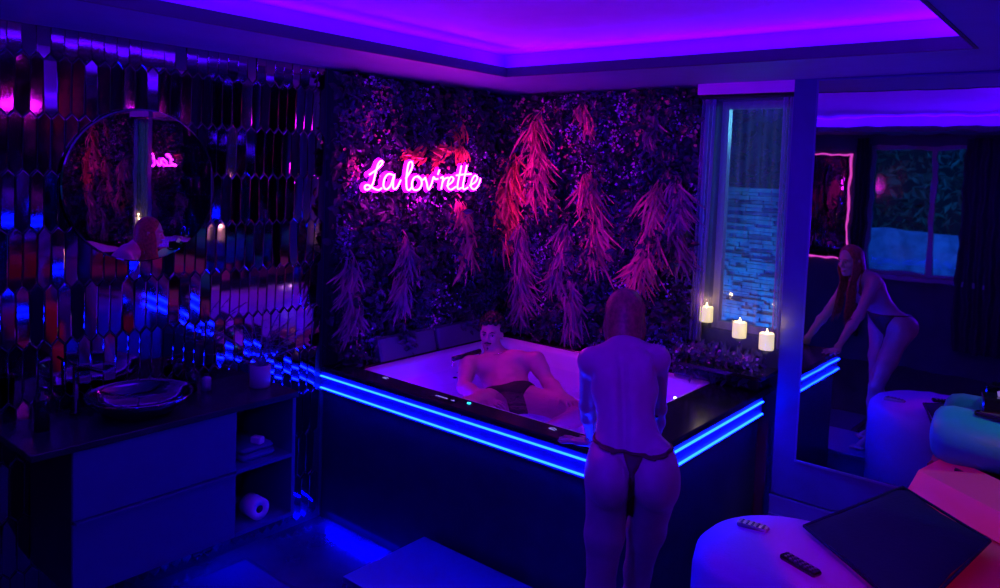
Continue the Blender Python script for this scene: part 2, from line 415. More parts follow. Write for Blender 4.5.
# right wall: foliage recess at y=.2, window, pier and mirror at y=0
RY = .20
WX0, WX1, WZ0, WZ1 = 1.72, 2.25, 1.02, 2.46
mb = MB()
mb.box((-.2, RY, FLOORZ), (WX0, RY+.2, 2.9)); mb.box((WX0, RY, FLOORZ), (WX1, RY+.2, WZ0)); mb.box((WX0, RY, WZ1), (WX1, RY+.2, 2.9))
wr = struct('wall_right', mb, 'wall')
mb = MB().box((WX1, 0, FLOORZ), (RIGHT+.2, RY+.2, 2.9)); struct('wall_right_front', mb, 'pier')
mb = MB().box((2.25, -.018, FLOORZ), (RIGHT, 0, .17)).box((2.25, -.026, .155), (RIGHT, 0, .17)).box((2.25, -.03, FLOORZ), (RIGHT, 0, .06)); struct('baseboard_right', mb, 'base')
# back wall (behind the camera, seen in the mirrors)
BX0, BX1, BZ0, BZ1 = 1.30, 2.62, .88, 2.42
mb = MB().box((-.2, BACK-.2, FLOORZ), (BX0, BACK, 2.9)).box((BX1, BACK-.2, FLOORZ), (RIGHT+.2, BACK, 2.9)).box((BX0, BACK-.2, FLOORZ), (BX1, BACK, BZ0)).box((BX0, BACK-.2, BZ1), (BX1, BACK, 2.9))
struct('wall_back', mb, 'wall')
mb = MB().box((RIGHT, BACK-.2, FLOORZ), (RIGHT+.2, .4, 2.9)); struct('wall_side', mb, 'wall')
# ceiling: lowered border with a cove recess
OX0, OX1, OY0, OY1 = .78, 3.22, -4.9, -.765
TR = .13; TOPZ = 2.70
mb = MB()
for a, b in (((0-.2, BACK, CZ), (OX0, .4, CZ+.03)), ((OX1, BACK, CZ), (RIGHT+.1, .4, CZ+.03)), ((OX0, OY1, CZ), (OX1, .4, CZ+.03)), ((OX0, BACK, CZ), (OX1, OY0, CZ+.03))): mb.box(a, b)
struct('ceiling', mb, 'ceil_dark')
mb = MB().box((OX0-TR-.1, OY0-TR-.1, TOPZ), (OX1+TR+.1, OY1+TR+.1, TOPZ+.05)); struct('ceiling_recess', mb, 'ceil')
mb = MB()
mb.box((OX0-TR-.05, OY0-TR, CZ+.03), (OX0-TR, OY1+TR, TOPZ)).box((OX1+TR, OY0-TR, CZ+.03), (OX1+TR+.05, OY1+TR, TOPZ))
mb.box((OX0-TR, OY1+TR, CZ+.03), (OX1+TR, OY1+TR+.05, TOPZ)).box((OX0-TR, OY0-TR-.05, CZ+.03), (OX1+TR, OY0-TR, TOPZ))
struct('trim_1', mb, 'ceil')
mb = MB(); q = .014
mb.box((OX0-q, OY0, CZ-.004), (OX0+.001, OY1, CZ+.052)).box((OX1-.001, OY0, CZ-.004), (OX1+q, OY1, CZ+.052)).box((OX0-q, OY1-.001, CZ-.004), (OX1+q, OY1+q, CZ+.052)).box((OX0-q, OY0-q, CZ-.004), (OX1+q, OY0+.001, CZ+.052))
struct('trim_2', mb, 'moulding')

# ------------------------------------------------------------------ windows
def window(name, x0, x1, z0, z1, y, mull, depth, name_n):
    fr = MB(); t = .045
    fr.box((x0, y, z0), (x0+t, y+depth, z1)).box((x1-t, y, z0), (x1, y+depth, z1)).box((x0+t, y, z0), (x1-t, y+depth, z0+t)).box((x0+t, y, z1-t), (x1-t, y+depth, z1))
    for m in mull: fr.box((m-.03, y, z0+t), (m+.03, y+depth, z1-t))
    w = struct(name, fr, 'frame')
    g = MB().box((x0+t, y+depth*.45, z0+t), (x1-t, y+depth*.55, z1-t)); g.build('window_glass', 'pane', w)
    return w
w1 = window('window_1', WX0, WX1, WZ0, WZ1, RY+.06, [], .05, 1)
w2 = window('window_2', BX0, BX1, BZ0, BZ1, BACK-.1, [1.98], .06, 2)
MB().box((BX0-.04, BACK-.08, BZ0-.04), (BX1+.04, BACK+.10, BZ0)).build('window_sill', 'frame', w2)

def curtain(name, x0, x1, z0, z1, y, m, label, amp=.02, waves=7, pinch=0, sign=1, xb=(0, 0)):
    mb = MB(); nx, nz = 90, 18; vs = []
    for side in (0, 1):
        for j in range(nz+1):
            t = j/nz
            for i in range(nx+1):
                s = i/nx; X = (x0+xb[0]*(1-t))+(x1+xb[1]*(1-t)-x0-xb[0]*(1-t))*s
                vs.append((X, y+sign*(amp*math.sin(s*waves*2*PI+math.sin(t*2))+.003*math.sin(17*s+5*t))+side*.0025, z0+(z1-z0)*t))
    n = (nx+1)*(nz+1); fs = []
    for j in range(nz):
        for i in range(nx):
            a = j*(nx+1)+i; fs.append((a, a+1, a+nx+2, a+nx+1)); fs.append((n+a, n+a+nx+1, n+a+nx+2, n+a+1))
    mb.add(vs, fs); o = mb.build(name, m, None, True); tag(o, label, 'curtain'); return o
curtain('sheer_curtain', 1.665, 2.235, .96, 2.46, .10, 'sheer', 'sheer violet-grey curtain hanging over the narrow window behind the candles', .018, 8, xb=(-.02, 0))
M['sheer2'] = sheer('gathered_sheer', (.45, .30, .75), .50)
curtain('sheer_curtain', 2.165, 2.235, 1.0, 2.46, .07, 'sheer2', 'gathered violet sheer curtain edge at the right side of the narrow window', .012, 4, xb=(.01, 0))
curtain('sheer_curtain', 1.665, 1.755, .96, 2.46, .07, 'sheer2', 'gathered grey-violet sheer curtain edge at the left side of the narrow window', .012, 4, xb=(-.01, -.015))
mb = MB().tube([(1.66, .09, 2.475), (2.24, .09, 2.475)], .012); o = mb.build('curtain_rod', 'black'); tag(o, 'thin dark rod holding the sheer curtain above the narrow window', 'curtain rod')
mb = MB().box((1.66, .015, 2.485), (2.245, .04, 2.55)); o = mb.build('pelmet', 'ceil'); tag(o, 'pale pelmet board glowing violet over the narrow window', 'pelmet')
curtain('drape', 2.30, 2.62+.5, .12, 2.5, BACK+.12, 'curtain_dark', 'heavy dark drape beside the big window reflected in the wall mirror', .03, 8)
curtain('drape', .98+.2, .98+.34, .12, 2.5, BACK+.12, 'curtain_dark', 'narrow gathered dark drape at the left of the reflected big window', .03, 3)

# outside the narrow window: lit stone wall, hedge, white post
mb = MB(); zt_ = -.4
while zt_ < 1.88:
    hh_ = random.uniform(.022, .042); x_ = -1.5
    while x_ < 3.2:
        w_ = random.uniform(.08, .22); mb.box((x_, 2.2-random.uniform(0, .05), zt_), (min(x_+w_, 3.2)-.004, 2.4, zt_+hh_-.003), bev=.004); x_ += w_
    zt_ += hh_
o = mb.build('garden_wall', 'blue_stone'); tag(o, 'blue-lit layered stone wall seen through the narrow window', 'garden wall')
mb = MB().box((1.40, .62, -.4), (1.50, .74, 2.9), bev=.01); o = mb.build('post', 'white_post'); tag(o, 'white post lit cyan just outside the narrow window', 'post')
def leaf_cloud(name, m, n, bx, size, label, cat):
    mb = MB()
    for i in range(n):
        c = V([random.uniform(bx[0][d], bx[1][d]) for d in range(3)]); a = V([random.gauss(0, 1) for _ in range(3)]).normalized(); b = a.orthogonal().normalized(); s = size*random.uniform(.6, 1.4)
        cc = a.cross(b)*.12*s
        mb.add([c-a*s, c-b*s*.45+cc, c+a*s, c+b*s*.45+cc], [(0, 1, 2), (0, 2, 3)])
    o = mb.build(name, m); tag(o, label, cat, kind='stuff'); return o
leaf_cloud('hedge_leaves', 'hedge', 3500, ((-1.6, 2.6, 1.5), (3.2, 3.3, 4.2)), .06, 'dark green hedge leaves above the stone wall outside the narrow window', 'hedge')
mb = MB().box((-1, BACK-6, -.1), (6, BACK-.2, -.03)); o = mb.build('terrace', 'stone'); tag(o, 'stone terrace outside the window reflected in the wall mirror', 'terrace')
mb = MB()
mb.box((-.5, BACK-3.2, -.02), (5, BACK-3.0, 1.25)); 
o = mb.build('garden_wall', 'stone'); tag(o, 'low stone garden wall outside the reflected big window', 'garden wall')
leaf_cloud('garden_shrub_leaves', 'hedge', 2500, ((-.5, BACK-4.4, .8), (5, BACK-3.6, 2.9)), .09, 'green shrub leaves above the low stone wall outside the reflected window', 'shrub')

# ------------------------------------------------------------------ wall mirror on the right wall
t = thing('wall_mirror', 'large wall-height mirror on the right wall reflecting the woman and the far window', 'mirror', (3.4, 0, .397))
mb = MB().box((2.385, -.010, .403), (4.12, -.001, 2.535)); mb.build('mirror_glass', 'mirror', t)
mb = MB().box((2.375, -.016, .39), (4.13, -.001, .403)).box((2.375, -.013, .403), (2.385, -.001, 2.535)).box((4.12, -.014, .403), (4.13, -.001, 2.535)).box((2.375, -.014, 2.535), (4.13, -.001, 2.545))
mb.build('mirror_edge', 'base', t)

t = thing('side_mirror', 'tall mirror on the side wall outside the photo, seen only inside the round mirror', 'mirror', (RIGHT, -1.4, .4))
MB().box((RIGHT-.010, -2.65, .41), (RIGHT-.001, -.14, 2.53)).build('mirror_glass', 'mirror', t)
mb = MB().box((RIGHT-.014, -2.66, .40), (RIGHT-.001, -.13, .41)).box((RIGHT-.014, -2.66, 2.53), (RIGHT-.001, -.13, 2.54)).box((RIGHT-.014, -2.66, .41), (RIGHT-.001, -2.65, 2.53)).box((RIGHT-.014, -.14, .41), (RIGHT-.001, -.13, 2.53)); mb.build('mirror_edge', 'base', t)
# round mirror on the tiles
RC = V((.022, -2.617, 1.848)); TILT = Matrix.Rotation(math.radians(-1.2), 3, 'Z') @ Matrix.Rotation(PI/2, 3, 'Y')
t = thing('round_mirror', 'round frameless mirror on the mirror-tiled wall above the basin', 'mirror', tuple(RC))
MB().lathe([(.366, .0), (.372, .004), (.372, .010), (.366, .014)], RC, 72, rot=TILT).build('mirror_glass', 'rmirror', t)
MB().lathe([(.34, -.012), (.34, .0)], RC, 48, rot=TILT).build('mirror_backing', 'black', t)

# framed mirror with pink light frame on the back wall (seen in the big mirror)
t = thing('lit_frame_mirror', 'mirror with a glowing pink frame, seen reflected beside the dark drape', 'mirror', (.65, BACK+.02, 1.7))
MB().box((.22, BACK+.001, 1.02), (1.08, BACK+.012, 2.28)).build('mirror_glass', 'mirror', t)
mb = MB()
for a, b in (((.2, 1.0), (1.1, 1.02)), ((.2, 2.28), (1.1, 2.30)), ((.2, 1.02), (.22, 2.28)), ((1.08, 1.02), (1.10, 2.28))): mb.box((a[0], BACK+.001, a[1]), (b[0], BACK+.03, b[1]))
mb.build('light_frame', 'pinkled', t)

# ------------------------------------------------------------------ hot tub
TX, TY, TZ = 2.18, -1.51, .75
IX0, IX1, IY0, IY1 = .20, 1.87, -1.36, -.0
tub = thing('hot_tub', 'large square built-in hot tub with black rim, white shell and blue light lines', 'hot tub', (1.1, -.75, 0))
def rrect(x0, x1, y0, y1, r, z, n=6):
    out = []
    for cx, cy, a0 in ((x1-r, y1-r, 0), (x0+r, y1-r, PI/2), (x0+r, y0+r, PI), (x1-r, y0+r, 1.5*PI)):
        for i in range(n+1):
            a = a0+PI/2*i/n; out.append((cx+r*math.cos(a), cy+r*math.sin(a), z))
    return out
mb = MB()
outer = lambda z, i=0: rrect(-.0+i, TX-i, TY+i, .16-i, .008, z)
mb.loft([rrect(IX0, IX1, IY0, IY1, .05, .69), rrect(IX0, IX1, IY0, IY1, .05, .742), rrect(IX0-.008, IX1+.008, IY0-.008, IY1+.008, .055, TZ), outer(TZ, .008), outer(.742), outer(.722)], False, False)
mb.build('rim', 'rim', tub)
mb = MB()
mb.loft([rrect(IX0+.0, IX1-.0, IY0+.0, IY1-.0, .05, .738), rrect(IX0+.012, IX1-.012, IY0+.012, IY1-.012, .06, .744), rrect(IX0+.03, IX1-.03, IY0+.03, IY1-.03, .08, .70), rrect(IX0+.07, IX1-.07, IY0+.07, IY1-.07, .12, .46), rrect(IX0+.10, IX1-.10, IY0+.10, IY1-.10, .12, .43),
         rrect(IX0+.42, IX1-.42, IY0+.36, IY1-.36, .12, .43), rrect(IX0+.46, IX1-.46, IY0+.40, IY1-.40, .12, .20), rrect(IX0+.52, IX1-.52, IY0+.46, IY1-.46, .1, .17)], False, True)
mb.f = [f[::-1] for f in mb.f]
mb.build('shell', 'acrylic', tub, True)
# fascia with two light channels
mb = MB()
z_a, z_b = .690, .618
mb.box((0, TY+.010, .60), (TX-.010, TY+.06, .722)); mb.box((TX-.06, TY+.06, .60), (TX-.010, -.001, .722))
mb.build('fascia', 'fascia', tub)
mb = MB().box((0, TY+.03, FLOORZ), (TX-.03, TY+.06, .60)); mb.box((TX-.06, TY+.06, FLOORZ), (TX-.03, -.001, .60)); mb.build('side_panel', 'panel', tub)
for z in (z_a, z_b):
    mb = MB().box((.003, TY-.001, z-.0032), (TX+.001, TY+.010, z+.0032)); mb.box((TX-.010, TY+.010, z-.0032), (TX+.001, -.003, z+.0032)); mb.build('light_strip', 'led', tub)
# headrest pads on the left rim
for y0, y1 in ((-1.18, -.68), (-.65, -.12)):
    mb = MB(); p0 = at(378 if y0 < -1 else 437, 340 if y0 < -1 else 326, 0, .15)
    vs = []; 
    rings = []
    for yy in (y0, y0+.015, y1-.015, y1):
        ins = .008 if yy in (y0, y1) else 0
        rings.append([(.13+ins, yy, .70), (.10+ins, yy, .885-ins), (.125, yy, .895-ins), (.155-ins, yy, .885-ins), (.205-ins, yy, .70)])
    mb.loft(rings); mb.build('headrest', 'pad', tub)
# grab handle, buttons, jets, star lights
a, b = at(452, 359, 2, .72), at(480, 351, 2, .79)
hb = W(453, 359, 4.95); he = W(480, 351, 5.12)
mb = MB().tube([hb, hb.lerp(he, .5), he], .016, 12); hnd = mb.build('grab_handle', 'black_gloss', tub, True)
for q_ in (hb, he): MB().tube([q_-V((0, 0, .012)), q_-V((0, 0, .05))], .008).build('handle_post', 'chrome', hnd, True)
def P75(px, py, z=TZ): return at(px, py, 2, z)
for px, py, r, m in ((469, 403.5, .011, 'cyanled'),):
    p = P75(px, py); MB().lathe([(r, 0), (r, .003), (r*.8, .005)], p, 16).build('control_button', m, tub)
p = P75(447, 399); mb = MB().box((p.x-.10, p.y-.03, TZ), (p.x+.07, p.y+.03, TZ+.0012)); cp = mb.build('control_panel', 'black_gloss', tub)
for i in range(7): MB().box((p.x-.085+i*.013, p.y-.004, TZ+.0012), (p.x-.077+i*.013, p.y+.006+.004*(i % 2), TZ+.0018)).build('display_mark', 'icon', cp)
mb = MB(); mb.box((p.x+.03, p.y-.004, TZ+.0012), (p.x+.055, p.y+.0012, TZ+.0018)); mb.box((p.x+.04, p.y, TZ+.0012), (p.x+.045, p.y+.012, TZ+.0018)); mb.build('display_symbol', 'icon', cp)
for px, py in ((386, 378), (553, 429)):
    p = P75(px, py); mb = MB().tube([p+V((-.02, 0, .001)), p+V((0, .012, .001)), p+V((.02, 0, .001))], .0018, 5); mb.tube([p+V((-.02, -.008, .001)), p+V((.018, -.012, .001))], .0018, 5); mb.build('rim_mark', 'icon', tub)
for px, py, pl, v in ((543, 366, 0, None), (563, 372, 0, None), (675, 398, 0, None)):
    p = at(px, py, 1, IY1-.03) if px < 600 else at(px, py, 0, IX1-.04)
    MB().ball(p, .008).build('star_light', 'star', tub)
for px, py in ((455, 378), (459, 373), (463, 377)):
    p = at(px, py, 2, .63); MB().lathe([(.014, 0), (.016, .004), (.008, .008)], p, 12).build('jet', 'black_gloss', tub)
wt = MB(); wt.add(rrect(IX0+.04, IX1-.04, IY0+.04, IY1-.04, .09, .612), [tuple(range(28))]); o = wt.build('bath_water', 'water'); tag(o, 'clear violet-lit water inside the hot tub around the reclining man', 'water')

# ledge with planter in the far corner, candles
t = thing('planter', 'low dark planter on the far corner of the tub rim under the candles', 'planter', (1.9, 0, TZ))
MB().box((1.60, -.03, TZ), (2.15, .15, .86), bev=.01).build('trough', 'black', t)
MB().box((1.62, -.015, .86), (2.13, .14, .868)).build('soil', 'moss', t)
cgroup = None
cand = ((706, 322, .10, 'tall white candle in a glass holder, furthest left and highest of the three at the window'),
        (739, 338, .0, 'white candle in a glass holder, the middle one of the three at the window'),
        (766, 350, -.10, 'white candle in a glass holder, nearest the mirror of the three at the window'))
for px, py, yy, lab in cand:
    b = at(px, py, 1, yy); base_z = .90
    t = thing('candle_holder', lab.replace('tall ', ''), 'candle', (b.x, b.y, base_z-.035), 'candles by the window')
    MB().lathe([(.032, base_z-.032), (.034, base_z-.028), (.008, base_z-.018), (.007, b.z-.03), (.02, b.z-.01), (.046, b.z-.004), (.0475, b.z+.115), (.045, b.z+.115), (.0435, b.z+.002), (.004, b.z)], (b.x, b.y, 0), 28, (True, True)).build('glass_cup', 'glass', t, True)
    MB().lathe([(.040, b.z+.004), (.041, b.z+.01), (.041, b.z+.094), (.036, b.z+.098), (.02, b.z+.092), (.004, b.z+.09)], (b.x, b.y, 0), 24).build('wax', 'wax', t, True)
    MB().lathe([(.002, b.z+.09), (.006, b.z+.10), (.005, b.z+.108), (.001, b.z+.122)], (b.x, b.y, 0), 10).build('flame', 'flame', t, True)
    lc = bpy.data.lights.new('candle_light', 'POINT'); lc.energy = .5; lc.color = (1, .62, .25); lc.shadow_soft_size = .01
    lo = bpy.data.objects.new('candle_light', lc); COL.objects.link(lo); lo.location = (b.x, b.y, b.z+.135)
MB_ = MB().box((1.70, -.16, .845), (2.215, .13, .866)); o = MB_.build('candle_shelf', 'black_gloss'); tag(o, 'narrow dark glossy shelf carrying the three candles at the window', 'shelf')

# ------------------------------------------------------------------ foliage
def leaf(mb, c, n, d, L, Wd, bend=.25):
    n = n.normalized(); d = (d-n*d.dot(n)).normalized(); s = d.cross(n)
    vs = [c, c+d*L*.35-s*Wd*.5+n*L*bend*.5, c+d*L*.75-s*Wd*.36+n*L*bend*.5, c+d*L, c+d*L*.75+s*Wd*.36+n*L*bend*.5, c+d*L*.35+s*Wd*.5+n*L*bend*.5, c+d*L*.5+n*L*bend*.3]
    mb.add(vs, [(0, 1, 6), (1, 2, 6), (2, 3, 6), (3, 4, 6), (4, 5, 6), (5, 0, 6)])
def wall_pt(side, u, w, z):
    # u along the wall, w out of the wall
    return V((w, u, z)) if side == 'L' else V((u, RY-w, z))
def nrm(side): return V((1, 0, 0)) if side == 'L' else V((0, -1, 0))
def clampv(side, vs):
    if side == 'L': return [(max(p[0], .006), min(p[1], RY-.008), min(max(p[2], .755), 2.540)) for p in vs]
    return [(max(p[0], .006), min(p[1], RY-.006), min(max(p[2], .755), 2.540)) for p in vs]
def scatter(name, side, m, n, u0, u1, z0, z1, w0, w1, L, asp, label, cat, clus=0, dn=.5, f=None):
    mb = MB(); N = nrm(side); cl = [(random.uniform(u0, u1), random.uniform(z0, z1)) for _ in range(clus)]
    i = 0
    while i < n:
        if clus:
            c = random.choice(cl); u = c[0]+random.gauss(0, .045); z = c[1]+random.gauss(0, .05)
        else: u = random.uniform(u0, u1); z = random.uniform(z0, z1)
        i += 1
        if not (u0 <= u <= u1 and z0 <= z <= z1): continue
        if f and not f(u, z): continue
        c = wall_pt(side, u, random.uniform(w0, w1), z)
        d = V([random.gauss(0, 1) for _ in range(3)])+V((0, 0, -dn)); nn = N*1.1+V([random.gauss(0, .6) for _ in range(3)])
        l = L*random.uniform(.6, 1.4); leaf(mb, c, nn, d, l, l*asp)
    mb.v = clampv(side, mb.v)
    o = mb.build(name, m); tag(o, label, cat, kind='stuff'); return o
for side, u0, u1, nm in (('L', -1.49, .19, 'left'), ('R', .03, 1.66, 'right')):
    w = .03 if side == 'L' else .0
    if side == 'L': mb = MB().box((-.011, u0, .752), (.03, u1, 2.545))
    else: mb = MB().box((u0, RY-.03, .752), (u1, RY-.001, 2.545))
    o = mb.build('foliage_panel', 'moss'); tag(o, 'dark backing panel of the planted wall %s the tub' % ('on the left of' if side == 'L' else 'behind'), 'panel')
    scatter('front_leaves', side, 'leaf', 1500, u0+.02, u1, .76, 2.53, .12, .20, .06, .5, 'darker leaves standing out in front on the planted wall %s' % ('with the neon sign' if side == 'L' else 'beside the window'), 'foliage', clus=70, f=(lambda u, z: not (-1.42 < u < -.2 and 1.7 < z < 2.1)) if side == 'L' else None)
    wh = 'wall carrying the neon sign' if side == 'L' else 'wall between the room corner and the window'
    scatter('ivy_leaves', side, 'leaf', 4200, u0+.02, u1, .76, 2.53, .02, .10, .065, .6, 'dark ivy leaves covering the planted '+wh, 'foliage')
    scatter('fine_leaves', side, 'leaf2', 5200, u0+.02, u1, .76, 2.53, .04, .13, .034, .45, 'small grey-green leaves on the planted '+wh, 'foliage', clus=120)
    scatter('small_blossoms', side, 'leafb', 2600 if side == 'R' else 900, u0+.04, u1, .8, 2.52, .08, .15, .017, .8, 'clusters of tiny violet blossoms on the planted '+wh, 'blossoms', clus=60 if side == 'R' else 26)
    scatter('rust_blossoms', side, 'leafr', 700 if side == 'R' else 420, u0+.04, u1, 1.5 if side == 'R' else 1.6, 2.5, .09, .16, .026, .8, 'scattered rust-red blossoms on the planted '+wh, 'blossoms', clus=26 if side == 'R' else 14)
# planter leaves
mb = MB()
for i in range(900):
    c = V((random.uniform(1.62, 2.12), random.uniform(-.06, .12), random.uniform(.78, .93))); leaf(mb, c, V((random.gauss(0, 1), -1, .6)), V([random.gauss(0, 1) for _ in range(3)]), random.uniform(.03, .07), .025)
o = mb.build('planter_leaves', 'leaf2'); tag(o, 'mixed small leaves filling the low planter under the candles', 'foliage', kind='stuff')
mb = MB()
for i in range(160):
    c = V((random.uniform(1.62, 2.12), random.uniform(-.07, .05), random.uniform(.80, .94))); leaf(mb, c, V((random.gauss(0, 1), -1, .6)), V([random.gauss(0, 1) for _ in range(3)]), .022, .018)
o = mb.build('planter_blossoms', 'leafb'); tag(o, 'tiny violet blossoms in the low planter under the candles', 'blossoms', kind='stuff')

def bunch(side, px, py, px2, py2, nblades, m, label, spread=.5, grp='drooping dried grass bunches on the planted walls', wout=.14, wid=.015):
    pl = (0, wout) if side == 'L' else (1, RY-wout)
    a = at(px, py, *pl); b = at(px2, py2, *pl); L = (b-a).length; D = (b-a).normalized(); N = nrm(side); U = D.cross(N).normalized()
    t = thing('dried_grass_bunch', label, 'dried grass', tuple(a), grp)
    st = MB().tube([a-N*.08, a-N*.02-D*.03, a+N*.01], .006, 6); st.build('stem', 'dryc', t)
    mb = MB()
    for i in range(int(nblades*2.2)):
        l = L*random.uniform(.20, .42); th = random.gauss(0, spread*.5+.12); sv = random.random()*.72; out = random.uniform(.0, .10)
        st_ = a+D*L*sv+U*random.gauss(math.sin(sv*8+px)*.03, .022)+N*random.uniform(-.03, .03)
        d0 = (D*math.cos(th)+U*math.sin(th)-D*.15+N*random.uniform(.2, .9)).normalized()
        n = 7; p = st_.copy(); pts = []; ws = []
        d = d0.copy(); curlu = random.gauss(0, .30)
        for j in range(n):
            pts.append(p.copy()); ws.append(wid*math.sin(PI*(j+.6)/(n+.2))*random.uniform(.9, 1.1)); p = p+d*l/(n-1); d = (d*.66+D*.44-N*.12+U*curlu).normalized()
            if j == 0 and False: pass
        sd = (N.cross(d)+U*.3+N*random.gauss(0, .5)).normalized(); vs = []
        for q, w_ in zip(pts, ws): vs += [q-sd*w_*.5, q+sd*w_*.5]
        k = len(pts); fs = [(2*j, 2*j+1, 2*j+3, 2*j+2) for j in range(k-1)]
        mb.add(vs, fs)
    mb.v = clampv(side, mb.v); mb.build('blades', m, t); return t
LB = 'dried rust-pink grass bunch '
bunch('R', 541, 112, 536, 215, 120, 'dry', LB+'high up near the room corner, longest beside the sign')
bunch('R', 514, 152, 506, 262, 130, 'dryb', LB+'nearest the room corner, glowing orange-red', .55)
bunch('R', 519, 222, 527, 332, 120, 'dryc', LB+'lowest beside the room corner, above the tub', .5)
bunch('R', 592, 170, 600, 280, 110, 'dry', LB+'in the middle of the planted wall, straight above the woman', .35)
bunch('R', 568, 222, 556, 300, 90, 'dryc', LB+'left of the middle, halfway down the planted wall', .4)
bunch('R', 573, 275, 574, 350, 90, 'dryc', LB+'just above the tub edge left of the woman', .4)
bunch('R', 662, 180, 640, 300, 130, 'dry', LB+'left one of the pair near the window', .4)
bunch('R', 676, 180, 686, 275, 110, 'dryc', LB+'right one of the pair, nearest the window', .45)
bunch('R', 585, 104, 588, 142, 60, 'dry', 'small '+LB+'near the ceiling in the middle of the planted wall', .7)
bunch('R', 650, 108, 655, 150, 50, 'dryc', 'small '+LB+'near the ceiling above the pair by the window', .7)
bunch('L', 457, 122, 461, 164, 80, 'dryb', 'bright orange dried grass bunch rising above the right part of the neon sign', .3, wout=.135)
bunch('L', 424, 150, 402, 163, 40, 'dryb', 'orange curled dried grass bunch on top of the middle of the neon sign', .5, wout=.135)
bunch('L', 452, 148, 428, 161, 34, 'dryb', 'orange dried grass bunch curling left above the neon letters', .4, wout=.135)
bunch('L', 460, 198, 464, 280, 110, 'dry', LB+'hanging directly under the right end of the neon sign', .45)
bunch('L', 405, 235, 400, 320, 90, 'dryc', 'dim blue-violet palm bunch under the left half of the neon sign', .5)
bunch('L', 352, 255, 345, 345, 90, 'dryc', 'dim blue palm bunch at the left edge of the planted wall', .6)

# ------------------------------------------------------------------ neon sign
SX = .185
def nl(p):
    q = at(340+p[0]/5.88, 120+p[1]/5.88, 0, SX); return q
strokes = [
 [(172, 322), (196, 306), (228, 280), (250, 252), (243, 240), (225, 258), (208, 315), (194, 370), (172, 405), (150, 408), (146, 390), (165, 382), (198, 402), (226, 412), (246, 400)],
 [(308, 322), (284, 318), (262, 345), (256, 388), (272, 408), (296, 388), (312, 345), (320, 320), (313, 365), (314, 402), (334, 398), (358, 352)],
 [(386, 345), (408, 312), (426, 272), (421, 246), (405, 254), (395, 300), (390, 355), (393, 402), (408, 412), (424, 392)],
 [(456, 330), (434, 342), (422, 378), (434, 410), (462, 408), (480, 380), (476, 346), (456, 330), (482, 352), (500, 342)],
 [(500, 336), (510, 370), (520, 410), (538, 376), (550, 336), (560, 348), (576, 346)],
 [(584, 292), (575, 322)],
 [(592, 342), (606, 336), (602, 370), (594, 408)], [(600, 372), (614, 348), (636, 338)],
 [(628, 388), (656, 368), (668, 346), (654, 334), (638, 358), (634, 394), (652, 410), (682, 392)],
 [(714, 268), (703, 322), (692, 378), (694, 406), (716, 398)], [(746, 266), (735, 322), (724, 378), (728, 408), (752, 396)],
 [(684, 326), (728, 320), (772, 318)],
 [(762, 386), (794, 366), (808, 340), (794, 326), (776, 352), (770, 392), (790, 408), (814, 382), (826, 344)]]
t = thing('neon_sign', 'glowing pink-white handwritten-style neon lettering mounted on the planted wall left of the corner', 'neon sign', tuple(nl((480, 340))))
for s_ in strokes:
    pts = catmull([nl(p) for p in s_], 5); MB().tube(pts, .0062, 8).build('neon_tube', 'neon', t, True)
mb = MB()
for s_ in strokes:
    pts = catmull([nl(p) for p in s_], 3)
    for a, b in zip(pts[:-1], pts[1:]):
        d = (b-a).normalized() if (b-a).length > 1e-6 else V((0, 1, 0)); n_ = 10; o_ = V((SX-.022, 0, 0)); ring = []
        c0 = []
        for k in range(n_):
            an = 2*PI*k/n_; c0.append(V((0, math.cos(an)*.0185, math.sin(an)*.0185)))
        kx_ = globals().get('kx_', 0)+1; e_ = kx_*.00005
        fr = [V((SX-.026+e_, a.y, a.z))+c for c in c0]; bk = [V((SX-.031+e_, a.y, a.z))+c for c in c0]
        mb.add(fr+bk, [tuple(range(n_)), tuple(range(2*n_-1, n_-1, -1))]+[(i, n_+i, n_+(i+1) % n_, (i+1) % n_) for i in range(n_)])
mb.build('backing', 'neonback', t)  # disc outline behind the letters stands in for their halo
for p in ((250, 330), (410, 330), (600, 360), (740, 340)):
    q = nl(p); MB().tube([q-V((.022, 0, 0)), q-V((.16, 0, 0))], .004, 6).build('standoff', 'chrome', t)

# ------------------------------------------------------------------ cabinet
FX = .47; CY0, CY1, CTOP, CBOT = -3.11, -2.02, .80, .14
t = thing('vanity_cabinet', 'wall-hung dark blue vanity cabinet with drawers and open shelves under the round mirror', 'cabinet', (.23, -2.56, CBOT))
SP = -2.36
MB().box((.01, CY0, CBOT), (FX-.02, CY0+.02, CTOP-.03)).build('side_panel', 'black', t)  # black instead of cabinet blue, standing in for the unlit left side
mb = MB().box((.01, CY1-.02, CBOT), (FX, CY1, CTOP-.03)).box((.01, CY0+.021, CBOT), (FX-.02, CY1-.02, CBOT+.02)).box((.01, SP-.02, CBOT+.02), (FX-.02, SP, CTOP-.03)).box((.01, CY0+.02, CTOP-.05), (FX-.02, SP-.02, CTOP-.03))
mb.build('body', 'cab', t)
MB().box((.01, SP, CBOT+.02), (.02, CY1-.02, CTOP-.03)).build('back_panel', 'cab_in', t)
MB().box((.02, SP, .455), (FX-.002, CY1-.02, .475)).build('shelf', 'cab', t)
MB().box((FX-.02, SP, CBOT), (FX, CY1-.02, CBOT+.02)).build('shelf_edge', 'cab', t)
for z0, z1 in ((CBOT, .455), (.472, CTOP-.032)):
    d = MB().box((FX-.02, CY0, z0), (FX, SP-.002, z1), bev=.003).build('drawer', 'cab', t)
    if z1 < .6: MB().box((FX-.018, CY0+.01, z1-.001), (FX+.014, SP-.01, z1+.010)).build('drawer_grip', 'cab', d)
o = MB().box((.002, CY0-.16, CTOP-.03), (FX+.012, CY1+.012, CTOP), bev=.004).build('worktop', 'top', t)
